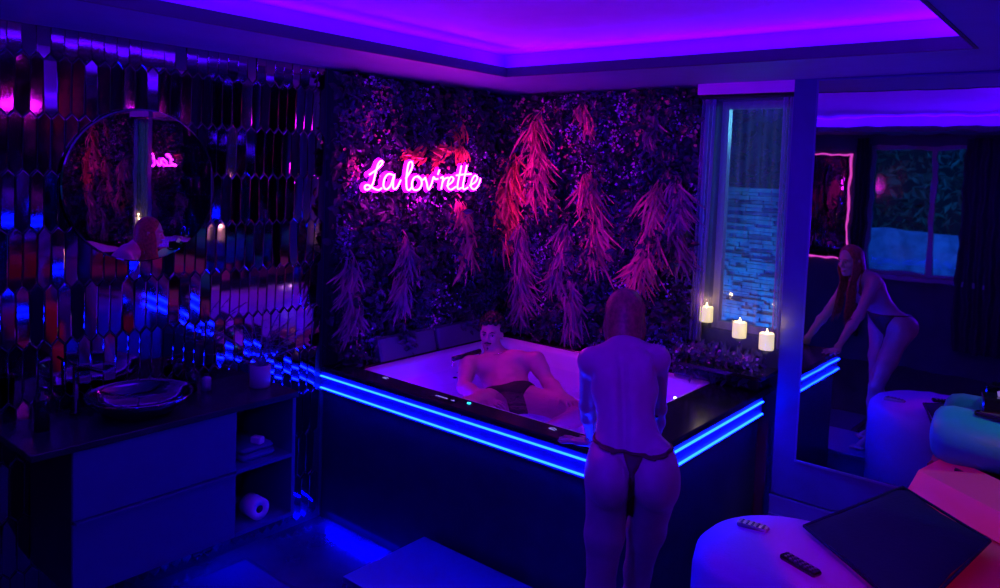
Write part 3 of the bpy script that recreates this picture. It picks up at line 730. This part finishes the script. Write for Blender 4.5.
# basin
t = thing('basin', 'wide shallow glossy black vessel basin on the vanity under the round mirror', 'basin', (.27, -2.74, CTOP))
MB().lathe([(.09, 0), (.13, .004), (.19, .045), (.226, .085), (.232, .10), (.227, .101), (.215, .085), (.18, .048), (.11, .022), (.01, .018)], (.27, -2.74, CTOP), 64).build('bowl', 'basin', t, True)
MB().lathe([(.022, .0185), (.022, .022), (.005, .024)], (.27, -2.74, CTOP), 20).build('drain', 'chrome', t, True)
t = thing('faucet', 'tall dark basin tap standing on the worktop behind the basin', 'tap', (.07, -2.94, CTOP))
MB().lathe([(.026, 0), (.026, .01), (.014, .014), (.014, .22), (.012, .225)], (.07, -2.94, CTOP), 20).build('body', 'black_gloss', t, True)
MB().tube([(.07, -2.94, CTOP+.205), (.13, -2.90, CTOP+.215), (.18, -2.865, CTOP+.20)], .010, 10).build('spout', 'black_gloss', t, True)
MB().tube([(.07, -2.94, CTOP+.225), (.065, -2.97, CTOP+.25)], .006, 8).build('lever', 'black_gloss', t, True)
# bottles
def bottle(x, y, h, r, m, label, pump=True):
    t = thing('soap_dispenser' if pump else 'bottle', label, 'bottle', (x, y, CTOP))
    MB().lathe([(r, 0), (r, h*.7), (r*.85, h*.78), (r*.35, h*.82), (r*.35, h*.9)], (x, y, CTOP), 20).build('bottle_body', m, t, True)
    if pump: MB().tube([(x, y, CTOP+h*.9), (x, y, CTOP+h), (x+.03, y+.01, CTOP+h*.99)], .005, 8).build('pump', 'chrome', t, True)
    else: MB().lathe([(r*.42, h*.9), (r*.42, h)], (x, y, CTOP), 14).build('cap', 'black', t, True)
bottle(.20, -3.13, .19, .032, 'black_gloss', 'dark soap dispenser with chrome pump left of the basin')
bottle(.12, -2.40, .11, .022, 'black_gloss', 'small dark bottle beside the basin, taller of the pair', False)
bottle(.14, -2.335, .085, .024, 'pot', 'short grey bottle between the basin and the potted plant', False)
# potted plant
pc = V((.27, -2.105, CTOP))
t = thing('potted_plant', 'feathery plant in a small cylindrical pot on the vanity end nearest the tub', 'plant', tuple(pc))
MB().lathe([(.048, 0), (.052, .004), (.055, .12), (.050, .12), (.047, .10), (.004, .098)], pc, 28).build('pot', 'pot', t, True)
mb = MB()
for i in range(22):
    az = random.uniform(0, 2*PI); el = random.uniform(.45, 1.35); L = random.uniform(.22, .34); d = V((math.cos(az)*math.cos(el)*.8, math.sin(az)*math.cos(el)*1.1, math.sin(el))).normalized()
    p = pc+V((0, 0, .10)); pts = []
    for j in range(9):
        pts.append(p.copy()); p = p+d*L/8; d = (d+V((math.cos(az)*.05, math.sin(az)*.05, -.05))).normalized()
    mb.tube(pts, .0018, 4)
    for j in range(2, 9):
        for sg in (-1, 1):
            tt = (pts[j]-pts[j-1]).normalized(); sd = tt.cross(V((0, 0, 1)))*sg
            leaf(mb, pts[j], V((0, 0, 1)), tt*.8+sd, .05*(1.1-j/10), .007)
mb.build('fronds', 'leaf2', t)
# shelf contents
t = thing('towel_stack', 'folded pale towel on the upper open shelf of the vanity', 'towel', (.28, -2.19, .475))
MB().box((.14, -2.30, .475), (.42, -2.10, .51), bev=.015).build('lower_fold', 'cab', t, True); MB().box((.15, -2.295, .51), (.41, -2.105, .54), bev=.014).build('upper_fold', 'cab', t, True)
mb = MB(); mb.box((.34, -2.20, .541), (.40, -2.16, .575), rz=.4, bev=.004); o = mb.build('soap_box', 'paper'); tag(o, 'little white box lying on the folded towel in the upper shelf', 'box')
t = thing('paper_roll', 'white paper roll standing on its side in the lower open shelf', 'paper roll', (.40, -2.20, .165))
R_ = Matrix.Rotation(PI/2, 3, 'Y') @ Matrix.Rotation(.0, 3, 'Z')
MB().lathe([(.02, -.05), (.055, -.05), (.056, .05), (.02, .05), (.02, -.05)], (.38, -2.20, .216), 32, (False, False), rot=R_).build('roll', 'paper', t, True)
MB().lathe([(.019, -.049), (.0195, .049)], (.38, -2.20, .216), 20, (True, True), rot=R_).build('core', 'black', t, True)
t = thing('towel_roll', 'rolled grey towel behind the paper roll in the lower open shelf', 'towel', (.2, -2.25, .16))
MB().lathe([(.01, -.08), (.045, -.075), (.05, 0), (.045, .075), (.01, .08)], (.19, -2.26, .21), 24, rot=R_).build('roll', 'pad', t, True)

# mat, step
t = thing('bath_mat', 'dark rectangular bath mat on the floor in front of the vanity', 'mat', (1.0, -2.6, FLOORZ))
MB().box((.15, -3.2, FLOORZ), (2.0, -2.10, FLOORZ+.012), bev=.005).build('pile', 'mat', t); MB().box((.12, -3.23, FLOORZ), (2.03, -2.08, FLOORZ+.006)).build('border', 'black', t)
t = thing('step', 'dark box step on the floor against the front of the hot tub', 'step', (1.7, -1.79, FLOORZ))
MB().box((.935, -2.07, -.03), (2.42, -1.515, 0), bev=.004).build('tread', 'step', t); MB().box((.95, -2.055, FLOORZ), (2.405, -1.53, -.03)).build('base', 'step', t)

# ------------------------------------------------------------------ WOMAN
fw = V((-.483, .875, 0)).normalized(); rt = V((.875, .483, 0)).normalized(); UP = V((0, 0, 1))
pel = W(632, 472, 2.80); wai = W(626, 430, 2.88); che = W(624.5, 388, 2.97); nec = W(624, 352, 3.07); hd = W(625, 318, 3.15)
woman = thing('person', 'woman with long auburn hair seen from behind, leaning with both hands on the tub rim', 'person', (pel.x, pel.y, 0))
B = Body(); sp = (wai-pel).normalized(); sp2 = (nec-wai).normalized()
Fp = frame(fw, (UP+sp*.6)); Fw = frame(fw, sp+sp2); Fc = frame(fw, sp2)
L3 = lambda F, c, a, b, d: V(c)+V(F[:, 0])*a+V(F[:, 1])*b+V(F[:, 2])*d
hip = {}; 
B.ell(pel+UP*.03, (.140, .088, .10), Fp, k=.04)
B.ell(pel.lerp(wai, .55), (.124, .080, .10), Fw, k=.05)
B.ell(wai+UP*.02, (.108, .074, .12), Fw, k=.05)
B.ell(che, (.130, .088, .135), Fc, k=.05)
B.ell(L3(Fc, nec, 0, -.01, -.045), (.125, .066, .07), Fc, k=.05)
for s_ in (-1, 1):
    B.ell(L3(Fc, che, s_*.062, -.060, .055), (.045, .026, .065), Fc, k=.04)      # shoulder blade
    B.ell(L3(Fc, che, s_*.055, .085, .02), (.050, .045, .055), Fc, k=.03)
    B.ell(L3(Fp, pel, s_*.080, -.046, -.016), (.083, .104, .106), Fp, k=.006)       # seat
    B.ell(L3(Fp, pel, s_*.110, .0, -.005), (.056, .075, .115), Fp, k=.04)
    B.cone(L3(Fw, wai, s_*.032, -.062, -.06), L3(Fc, che, s_*.030, -.070, .05), .020, .016, k=.03)
B.ell(L3(Fw, wai, 0, -.098, .03), (.012, .022, .17), Fc, k=.03, cut=True)
z_ = lambda p, z: V((p.x, p.y, z))
for s_, kx, kf, ax, af in ((-1, -.095, -.01, -.10, -.045), (1, .040, .15, .03, .17)):
    hj = pel+rt*s_*.084+UP*-.045
    kn = z_(pel, .46)+rt*kx+fw*kf; an = z_(pel, .085)+rt*ax+fw*af
    B.cone(hj, hj.lerp(kn, .5), .084, .068, k=.02); B.cone(hj.lerp(kn, .5), kn, .070, .050, k=.03)
    B.cone(kn, kn.lerp(an, .32)-fw*.012, .049, .050, k=.03); B.cone(kn.lerp(an, .32)-fw*.012, an, .050, .032, k=.03)
    B.ell(z_(an, .045)-fw*.02, (.030, .038, .042), frame(fw, UP), k=.02)
    fd = (fw+rt*s_*.15).normalized()
    B.cone(z_(an, .05)+fd*.02, z_(an, .026)+fd*.13, .036, .024, k=.02)
    for i in range(5):
        side = fd.cross(UP); o_ = (i-2)*.017*s_
        a_ = z_(an, .020)+fd*.135+side*o_; B.cone(a_, a_+fd*(.045-.006*abs(i)), .012 if i == 0 else .0095, .009 if i == 0 else .0075, k=.008)
    hip[s_] = (hj, kn)
shL, shR = W(590, 361, 3.04), W(658, 359, 3.04)
hand_info = []
for s_, sh, hp in ((-1, shL, V((1.905, -1.425, TZ+.018))), (1, shR, V((2.16, -1.31, TZ+.018)))):
    d = (hp-sh); Ln = d.length; out = (rt*s_*.3-fw*.55)
    wr_ = hp-(V((d.x, d.y, 0)).normalized())*.085+UP*.03
    mid = sh.lerp(wr_, .5); half = .275; hh = (wr_-sh).length/2; off = math.sqrt(max(half*half-hh*hh, .0004)); n_ = (out-(wr_-sh).normalized()*out.dot((wr_-sh).normalized())).normalized()
    el = mid+n_*min(off, .10)
    B.cone(nec+UP*-.02+rt*s_*.03, sh-rt*s_*.02, .045, .040, k=.05); B.cone(nec+UP*.03, sh-rt*s_*.03, .036, .034, k=.05)
    B.ell(sh, (.041, .042, .043), Fc, k=.04)
    B.cone(sh, el, .043, .033, k=.025); B.cone(el, el.lerp(wr_, .35), .033, .034, k=.02); B.cone(el.lerp(wr_, .35), wr_, .034, .021, k=.02)
    pd = (V((d.x, d.y, 0)).normalized()+rt*s_*.45).normalized() if s_ < 0 else (V((d.x, d.y, 0)).normalized()+rt*.3).normalized()
    if s_ < 0: pd = (-rt*.9+fw*.25).normalized()
    hand(B, z_(wr_, TZ+.022), pd+UP*-.02, UP, 1 if s_ < 0 else -1, .95, .06, .22)
    B.cone(wr_, z_(wr_, TZ+.024), .021, .019, k=.02)
Fh = frame((fw+UP*-.10), (UP+fw*.15))
B.cone(nec-fw*.005, hd-UP*.06-fw*.02, .050, .047, k=.03)
Pw = head(B, hd, Fh, .97)
HW = .005
F_, lo_ = B.field(HW); vs, fs = surface_nets(F_, lo_, HW); np_mesh('body', vs, fs, 'skin', woman)
# straps: shells of the same surface
def shell(name, F, lo, h, off, region, m, parent):
    g = grid_of(F, lo, h); r = region(g); Fs = np.maximum(F-off, r)
    Fs = np.maximum(Fs, -(F+.004)); vs, fs = surface_nets(Fs.astype(np.float32), lo, h)
    if len(fs) == 0: return None
    return np_mesh(name, vs, fs, m, parent)
pn = np.array(pel); R3 = np.array(rt); F3 = np.array(fw)
def loc(g):
    q = g-pn; return q@R3, q@F3, q[..., 2]
def r_band(g):
    a, b, c = loc(g); zz = c-(.092+.012*(np.abs(a)/.15)**2); body = np.maximum(np.abs(zz)-.0055, np.abs(a)-.25)
    return np.maximum(body, np.maximum(np.abs(b-.02)-.2, np.abs(c)-.2))
def r_thong(g):
    a, b, c = loc(g); w = np.where(c > .0, .010+.45*np.clip(c-.030, 0, 1), .011)
    back = np.maximum(np.abs(a)-w, np.maximum(c-.094, -.17-c))
    wf = np.where(c > -.06, .014+.6*np.clip(c+.05, 0, 1), .014); front = np.maximum(np.abs(a)-wf, np.maximum(c-.094, -.17-c))
    under = np.maximum(np.abs(a)-.013, np.maximum(np.abs(b)-.06, np.maximum(c+.05, -.17-c)))
    return np.minimum(np.where(b < .0, back, front), under)
def r_th2(g): return np.maximum(np.maximum(r_thong(g), -.003-r_band(g)), np.maximum(r_thong(g), np.maximum(np.abs(loc(g)[0])-.16, np.abs(loc(g)[2])-.17)))
shell('waist_strap', F_, lo_, HW, .005, r_band, 'cloth_red', woman)
shell('bikini_bottom', F_, lo_, HW, .004, r_th2, 'cloth_red', woman)
def r_choke(g):
    q = g-np.array(nec.lerp(hd-UP*.06, .55)); u = np.array((hd-nec).normalized()); t_ = q@u; rr = np.linalg.norm(q-t_[..., None]*u, axis=-1); return np.maximum(np.abs(t_)-.008, rr-.075)
shell('choker', F_, lo_, HW, .004, r_choke, 'cloth_black', woman)
face_parts(Pw, Fh, woman, s=.97, hairm='hair_red')
# hair: strands over a cap
def hair_strand(P, az, el, L, s=1.0, fall=None, r0=.0045):
    pts = []
    c0 = V((0, -.012, .030)); rad = V((.080, .100, .094))
    e = el
    top = V((math.cos(az)*math.cos(e), math.sin(az)*math.cos(e), math.sin(e)))
    q = V((top.x*rad.x, top.y*rad.y, top.z*rad.z))+c0; pts.append(P(*q))
    tot = 0
    while e > -.15 and tot < L:
        e -= .18; tp = V((math.cos(az)*math.cos(e)*rad.x, math.sin(az)*math.cos(e)*rad.y, math.sin(e)*rad.z))+c0
        p = P(*tp); tot += (p-pts[-1]).length; pts.append(p)
    return pts, tot
mb = MB(); 
cap = Body(); cap.ell(Pw(0, -.020, .034), (.078, .094, .089), Fh, k=.02); cap.ell(Pw(0, -.048, -.03), (.070, .062, .09), Fh, k=.03); cap.ell(Pw(0, -.055, -.09), (.064, .045, .08), Fh, k=.03); cap.ell(Pw(0, -.050, -.14), (.052, .034, .07), Fh, k=.03)
cap.ell(Pw(0, .10, -.03), (.068, .075, .10), Fh, k=.01, cut=True)
Fc_, lc_ = cap.field(.006); vs, fs = surface_nets(Fc_, lc_, .006); hair = np_mesh('hair', vs, fs, 'hair_red', woman)
for i in range(640):
    az = random.uniform(-PI-.55, .55)        # back and sides
    el = random.uniform(.15, 1.4)
    pts, tot = hair_strand(Pw, az, el, .5)
    L = random.uniform(.16, .27) if abs(az+PI/2) < 1.1 else random.uniform(.36, .46)
    p = pts[-1]; off = (p-hd); off.z = 0
    if off.length > 0: off.normalize()
    t_ = 0; tgt = -fw*.0
    while t_ < L:
        d = V((0, 0, -1))+off*.10-(off*(.12 if abs(az+PI/2) < 1.1 else .40) if t_ > .05 and t_ < .16 else off*0)+V((random.gauss(0, .05), random.gauss(0, .05), 0))
        if abs(az+PI/2) < 1.1: d = d+fw*(.10)
        else: d = d+fw*.12
        p = p+d.normalized()*.03; t_ += .03; pts.append(p)
    n = len(pts); rs = [.0042*(1-.75*(j/(n-1))**2) for j in range(n)]; mb.tube(pts, rs, 5)
mb.build('hair_strands', 'hair_red', hair, True) if False else None
hs = MB(); hs.v, hs.f = mb.v, mb.f; o = hs.build('hair_strands', 'hair_red', woman, True)

# ------------------------------------------------------------------ MAN
mfw = (V((3.75, -4.395, 0))-V((.5, -.4, 0))); mfw.z = 0; mfw.normalize(); mfw = (mfw+V((-.1, -.12, 0))).normalized()
mh = W(491.5, 334, 5.16); mn = W(500, 357, 5.12); mc = W(504, 374, 5.04); mp = W(514, 398, 4.86); mab = W(509, 387, 4.94)
man = thing('person', 'dark-haired man with a goatee reclining in the hot tub in black briefs', 'person', (mp.x, mp.y, mp.z-.1))
B = Body(); s1 = (mn-mp).normalized(); mrt = mfw.cross(UP); # his right (image left)
# torso frames: up along the spine, forward = chest normal
Ft = frame(mfw*.75+UP*.65, s1)
r_ = V(Ft[:, 0])
B.ell(mp, (.145, .10, .10), Ft, k=.04); B.ell(mab, (.132, .088, .12), Ft, k=.05); B.ell(mc, (.160, .105, .14), Ft, k=.05)
B.ell(L3(Ft, mn, 0, -.02, -.05), (.165, .07, .06), Ft, k=.05)
for s_ in (-1, 1):
    B.ell(L3(Ft, mc, s_*.075, .075, .045), (.078, .036, .058), Ft, k=.025)     # pecs
    for j in range(3): B.ell(L3(Ft, mab, s_*.032, .075-.003*j, .03-.05*j), (.028, .016, .024), Ft, k=.014)
B.cone(mn, mh-UP*.07-V(mfw)*.0, .058, .056, k=.03)
Fm = frame(mfw*1+UP*.05+mrt*.12, UP-mfw*.05)
Pm = head(B, mh, Fm, .95)
# arms  (s=+1: his right = image left)
def limb(B, pts, rs, k=.025):
    for (a, b), (r1, r2) in zip(zip(pts[:-1], pts[1:]), zip(rs[:-1], rs[1:])): B.cone(a, b, r1, r2, k)
shA, elA, wrA = W(468, 365, 5.02), W(464, 387, 4.86), W(483, 399, 4.66)
limb(B, [mn+V((0, 0, -.02)), shA], [.05, .058], .05)
limb(B, [shA, shA.lerp(elA, .4), elA, elA.lerp(wrA, .35), wrA], [.058, .052, .042, .043, .029])
hand(B, wrA, (mfw*.5-mrt*.8-UP*.05), UP+mfw*.3, 1, 1.05, .30, .14)
shB, elB, wrB = W(536, 361, 5.02), W(548, 382, 4.90), W(563, 396, 4.70)
limb(B, [mn+V((0, 0, -.02)), shB], [.05, .058], .05)
limb(B, [shB, shB.lerp(elB, .4), elB, elB.lerp(wrB, .35), wrB], [.058, .052, .042, .043, .029])
hand(B, wrB, (mfw*.8-mrt*.5-UP*.1), UP+mfw*.2, 1, 1.05, .30, .16)
# legs
hA, kA, aA = W(499, 399, 4.84), W(466, 407, 4.50), W(505, 440, 4.30)
hB, kB, aB = W(528, 399, 4.84), W(586, 413, 4.62), W(545, 430, 4.35)
for h_, k_, a_ in ((hA, kA, aA), (hB, kB, aB)):
    limb(B, [h_, h_.lerp(k_, .5), k_], [.085, .076, .056], .03); limb(B, [k_, k_.lerp(a_, .3), a_], [.054, .055, .034], .02)
    fd = (a_-k_).normalized(); fd = (fd+UP*.35+mfw*.3).normalized(); B.cone(a_, a_+fd*.17, .036, .022, k=.02)
    sd = fd.cross(UP).normalized()
    for i in range(5): B.cone(a_+fd*.16+sd*(i-2)*.018, a_+fd*.20+sd*(i-2)*.02, .011, .009, k=.006)
F_, lo_ = B.field(.0065); vs, fs = surface_nets(F_, lo_, .0065); np_mesh('body', vs, fs, 'skin2', man)
mpn = np.array(mp); Rt = Ft
def r_brief(g):
    q = (g-mpn)@Rt; a, b, c = q[..., 0], q[..., 1], q[..., 2]
    top = c-.055; bot = -(c+.135)+0*a
    # leg openings: spheres around the upper thighs
    w = np.maximum(top, bot); leg = np.abs(a)-(.055+1.1*np.clip(c+.06, 0, 1))
    return np.maximum(np.maximum(w, leg), np.linalg.norm(q, axis=-1)-.26)
shell('briefs', F_, lo_, .0065, .005, r_brief, 'cloth_black', man)
face_parts(Pm, Fm, man, beard=True, s=.95)
mb = MB()
for i in range(520):
    az = random.uniform(0, 2*PI); el = math.asin(random.uniform(-.1, 1)); 
    if math.sin(az) > .25 and el < .48: continue
    if abs(math.sin(az)) <= .3 and el < -.0 : continue
    q = V((math.cos(az)*math.cos(el)*.084, -.014+math.sin(az)*math.cos(el)*.102, .036+math.sin(el)*.104)); r = random.uniform(.012, .022)
    c = Pm(*q); mb.ball(c, r, 6, 5, (random.uniform(.8, 1.2), random.uniform(.8, 1.2), random.uniform(.8, 1.2)))
mb.build('hair', 'hair_dark', man, True)
mb = MB(); pts = []
for i in range(13):
    a = -1.25+2.5*i/12; pts.append(L3(Ft, mn, math.sin(a)*.062, .035+math.cos(a)*.055, .012-.055*math.cos(a)))
mb.tube(pts, .0022, 5); mb.build('necklace', 'chrome', man, True)

# ------------------------------------------------------------------ SOFA corner
# pouf end with pale cover
t = thing('pouf', 'round pale upholstered pouf in the bottom right foreground, half lit blue and half magenta', 'pouf', (2.84, -1.37, FLOORZ))
pcx, pcy = 2.84, -1.37
MB().lathe([(.36, FLOORZ+.03), (.40, FLOORZ+.06), (.405, .20), (.402, .42), (.39, .485), (.36, .517), (.2, .528), (.01, .53)], (pcx, pcy, 0), 56, (True, True)).build('seat', 'pouf', t, True)
MB().lathe([(.28, 0), (.28, .035)], (pcx, pcy, FLOORZ), 40).build('base', 'black', t)
# remote and controller on the pouf
def slab(name, lab, cat, px, py, px2, py2, z, w, h, m='black_gloss', btn=0):
    a = at(px, py, 2, z); b = at(px2, py2, 2, z); c = (a+b)/2; L = (b-a).length; rz = math.atan2(b.y-a.y, b.x-a.x)
    t = thing(name, lab, cat, (c.x, c.y, z))
    MB().box((c.x-L/2, c.y-w/2, z), (c.x+L/2, c.y+w/2, z+h), rz=rz, bev=.006).build('casing', m, t)
    mb = MB()
    for i in range(btn):
        for j in (-1, 0, 1):
            q = c+V((math.cos(rz), math.sin(rz), 0))*(L*(-.35+.7*i/max(btn-1, 1)))+V((-math.sin(rz), math.cos(rz), 0))*(j*w*.28); mb.lathe([(.005, 0), (.005, .003)], (q.x, q.y, z+h), 10)
    if btn: mb.build('buttons', 'pad', t)
    return t
slab('remote_control', 'small grey remote control at the far edge of the round pouf', 'remote control', 738, 524, 768, 533, .52, .05, .02, 'pot', 5)
slab('remote_control', 'long black remote control lying on the middle of the pouf', 'remote control', 783, 557, 818, 577, .529, .05, .018, 'black_gloss', 6)
# dark square cushion
zc = .565
cn = [at(804, 526, 2, zc), at(903, 487, 2, zc), at(990, 541, 2, zc-.0), at(912, 618, 2, zc)]
t = thing('cushion', 'big square dark navy cushion lying on the red sofa beside the pouf', 'cushion', tuple(sum(cn, V((0, 0, 0)))/4))
cc = sum(cn, V((0, 0, 0)))/4; mb = MB(); N_ = 14; vs = []; fs = []
for side in (1, -1):
    for i in range(N_+1):
        for j in range(N_+1):
            u, v = i/N_, j/N_; p = cn[0].lerp(cn[1], u).lerp(cn[3].lerp(cn[2], u), v)
            k = (math.sin(PI*u)*math.sin(PI*v))**.4; p = p+(cc-p)*(.06*(1-abs(2*u-1))*(1 if v in (0, 1) else 0)+.06*(1-abs(2*v-1))*(1 if u in (0, 1) else 0)*1.0)
            vs.append(p+V((0, 0, side*.026*k+(.0 if side > 0 else -.0*k))))
n1 = (N_+1)**2
for i in range(N_):
    for j in range(N_):
        a = i*(N_+1)+j; fs.append((a, a+1, a+N_+2, a+N_+1)); fs.append((n1+a, n1+a+N_+1, n1+a+N_+2, n1+a+1))
mb.add(vs, fs); mb.build('cover', 'dark_cush', t, True)
mb = MB(); mb.tube([cn[0], cn[1], cn[2], cn[3], cn[0]], .007, 6); mb.build('piping', 'dark_cush', t, True)
# red sofa body and wedge backrest
t = thing('sofa', 'red upholstered sofa with wedge backrest in the bottom right corner', 'sofa', (3.3, -.9, FLOORZ))
zt = .50
q = [at(804, 535, 2, zt), at(906, 491, 2, zt), at(1060, 575, 2, zt), at(930, 680, 2, zt)]
def prism(mb, quad, z0, z1): mb.loft([[(p.x, p.y, z0) for p in quad], [(p.x, p.y, z1-.02) for p in quad], [tuple(V((p.x, p.y, z1)).lerp(V((sum(c.x for c in quad)/len(quad), sum(c.y for c in quad)/len(quad), z1)), .04)) for p in quad]]); return mb
sq = [V((3.46, -1.62, 0)), V((3.02, -.76, 0)), V((2.99, -.29, 0)), V((4.1, -.29, 0)), V((4.1, -1.62, 0))]
prism(MB(), sq, FLOORZ+.04, .49).build('seat', 'red_sofa', t)
prism(MB(), [p.lerp(sum(sq, V((0, 0, 0)))/5, .1) for p in sq], FLOORZ, FLOORZ+.04).build('base', 'black', t)
# wedge: front face rises from (A,B) to ridge (C,D), then top face to (E,F)
Dw = lambda x, y, D: W(x, y, D)
A_ = at(906.5, 491, 2, .50); Bq = at(990, 538, 2, .50)
dirAB = (Bq-A_).normalized(); ext = .95; perp = V((-dirAB.y, dirAB.x, 0));
if perp.dot(fw) < 0: perp = -perp
ridge0 = at(918, 470, 2, .60); 
def ridge_pt(px, py): return at(px, py, 2, .60)
R0 = ridge_pt(918, 470); T0 = at(933, 453.5, 2, .60)
R0 = A_+perp*.10+UP*.10; T0 = A_+perp*.26+UP*.13
Bv = A_+dirAB*ext
ring = lambda o: [tuple(o), tuple(o+perp*.06+UP*.10), tuple(o+perp*.22+UP*.165), tuple(o+perp*.25-UP*.02), tuple(o+perp*.2-UP*.05)]
mb = MB().loft([ring(A_), ring(Bv)]); mb.build('backrest', 'pink_sofa', t)
bb = A_+perp*.42+UP*.12
# teal bolster behind the backrest
b0 = W(938, 442, 3.95); b1 = W(1060, 445, 3.55)
b0 = at(932, 430, 1, -.155); b1 = b0+V((.8, -.0, 0))
t = thing('bolster', 'teal velvet bolster lying behind the red sofa backrest against the mirror', 'bolster', tuple(b0))
ax = (b1-b0).normalized(); pts = [b0, b0+ax*.01, b0+ax*.03, b0+ax*.08, b1]; MB().tube(pts, [.06, .10, .125, .138, .138], 28).build('cover', 'teal', t, True)
MB().tube([b0-ax*.004, b0+ax*.004], .012, 12).build('end_button', 'black', t, True)
z2 = b0.z-.135
mb = MB().box((b0.x+.12, b0.y-.10, FLOORZ), (b0.x+.80, b0.y+.10, z2)); o = mb.build('console', 'black'); tag(o, 'low black console along the mirror carrying the teal bolster', 'console')
zt2 = b0.z+.138
tb = thing('tissue_box', 'black tissue box with pale cyan tissue at the right edge of the photo', 'box', (b0.x+.33, b0.y, zt2))
c = at(990, 398, 1, b0.y+.02)
MB().box((c.x-.035, c.y-.05, zt2-.01), (c.x+.2, c.y+.07, zt2+.085), rz=.2, bev=.008).build('carton', 'black_gloss', tb)
mb = MB()
for i in range(5): leaf(mb, V((c.x+.06+.01*i, c.y, zt2+.08)), V((0, -1, .3)), V((random.gauss(0, .6), random.gauss(0, .3), .6)), .06, .05)
mb.build('tissue', 'white_post', tb)
rc = at(978, 413, 2, zt2+.0)
t = thing('remote_control', 'black remote control resting on top of the teal bolster', 'remote control', (rc.x, b0.y-.06, zt2))
MB().box((b0.x+.18, b0.y-.075, zt2-.006), (b0.x+.36, b0.y-.03, zt2+.012), rz=-.15, bev=.004).build('casing', 'black_gloss', t)
MB().box((b0.x+.20, b0.y-.065, zt2+.012), (b0.x+.34, b0.y-.04, zt2+.014), rz=-.15).build('buttons', 'pad', t)

# ================================================================== LIGHTS
def area(name, loc, size, rot, col, e, sy=None, spread=None):
    l = bpy.data.lights.new(name, 'AREA'); l.energy = e; l.color = col; l.shape = 'RECTANGLE' if sy else 'SQUARE'; l.size = size
    if sy: l.size_y = sy
    if spread: l.spread = spread
    o = bpy.data.objects.new(name, l); COL.objects.link(o); o.location = loc; o.rotation_euler = rot; return o
def aim(o, tgt): o.rotation_euler = (V(tgt)-o.location).to_track_quat('-Z', 'Y').to_euler()
PUR = (.22, .0, 1.0)
zc_ = CZ+.038; LX = OX1-OX0; LY = OY1-OY0
K = 1.0
# strips lie in the trough facing up (hidden by the lip)
zc_ = CZ+.045; A3 = math.radians(120)
area('cove_strip_left', (OX0-TR*.6, (OY0+OY1)/2, zc_), .028, (0, -A3, 0), (.05, .0, 1), 26*K, LY)
area('cove_strip_right', (OX1+TR*.6, (OY0+OY1)/2, zc_), .028, (0, A3, 0), (.10, 0, 1), 28*K, LY)
area('cove_strip_far', ((OX0+OX1)/2, OY1+TR*.6, zc_), LX, (-A3, 0, 0), (.06, 0, 1), 17*K, .028)
area('cove_strip_near', ((OX0+OX1)/2, OY0-TR*.6, zc_), LX, (A3, 0, 0), (.06, 0, 1), 17*K, .028)
for p_, e_ in (((.62, -1.20, .50), 5), ((1.55, -1.1, .50), 5), ((1.5, -.25, .50), 4), ((.35, -1.0, .52), 3)):  # fill lights added inside the tub to brighten shell and water
    l_ = bpy.data.lights.new('tub_fill', 'POINT'); l_.energy = e_; l_.color = (.05, 0, 1); l_.shadow_soft_size = .05; o_ = bpy.data.objects.new('tub_fill', l_); COL.objects.link(o_); o_.location = p_
# assumed blue strips under the tub plinth and the vanity, for the floor glow
area('assumed_plinth_strip', (.48, TY+.02, FLOORZ+.07), .8, (-PI/2+.5, 0, 0), (0, .0, 1), 9, .02)
area('assumed_vanity_strip', (.12, -2.2, .13), .3, (0, 0, 0), (0, .0, 1), 4, .03)
# assumed red spot over the sofa (outside the frame, right of the camera)
def spot(name, loc, tgt, col, e, ang, blend=.3, size=.05):
    l = bpy.data.lights.new(name, 'SPOT'); l.energy = e; l.color = col; l.spot_size = math.radians(ang); l.spot_blend = blend; l.shadow_soft_size = size
    o = bpy.data.objects.new(name, l); COL.objects.link(o); o.location = loc; aim(o, tgt); return o
spot('assumed_red_spot', (3.95, -3.2, 1.9), (3.38, -.95, .5), (1, .0, .16), 68, 35, .12, .03)  # assumed source of the sofa's red light, no fixture in the room
spot('teal_fill', (4.0, -.7, 2.3), (3.3, -.35, .9), (.0, .8, .55), 22, 36)  # added fill with green in it so the bolster shows teal
spot('blue_vanity_fill', (3.9, -5.0, 2.45), (.5, -2.5, .35), (.0, .0, 1), 72, 46, .8, .2)  # added blue fill for the cabinet front, no fixture in the room
spot('blue_legs_fill', (2.3, -5.2, 2.4), (2.32, -1.9, .45), (.0, .0, 1), 140, 20, .15, .03)  # added blue fill, beam edge set to end partway across the pouf
u = spot('ceiling_fill', (3.5, -5.2, 1.3), (1.9, -2.3, 2.7), (.07, 0, 1), 560, 70, .8, .15)  # added fill behind the camera to even out the recess ceiling
# outside: assumed lamps for both garden walls and the post, no fixtures modelled
a = area('assumed_wall_lamp', (1.1, 1.5, .15), .5, (0, 0, 0), (.0, .36, 1), 17, .1); aim(a, (1.1, 2.2, .9))
a = area('assumed_post_lamp', (2.2, 1.3, 2.4), .3, (0, 0, 0), (.15, .75, 1), 10, .3); aim(a, (1.48, .68, 1.7))
a = area('assumed_garden_lamp', (2.0, BACK-1.4, 3.0), 1.2, (0, 0, 0), (.01, .12, 1), 160, 1.2); aim(a, (2.0, BACK-3.2, .9))
w = bpy.data.worlds.new('world'); scn.world = w; w.use_nodes = True; w.node_tree.nodes['Background'].inputs[0].default_value = (.0, .02, .12, 1); w.node_tree.nodes['Background'].inputs[1].default_value = .25
scn.view_settings.view_transform = 'Standard'; scn.view_settings.look = 'None'; scn.view_settings.gamma = 1; scn.view_settings.exposure = 0; scn.view_settings.use_curve_mapping = False
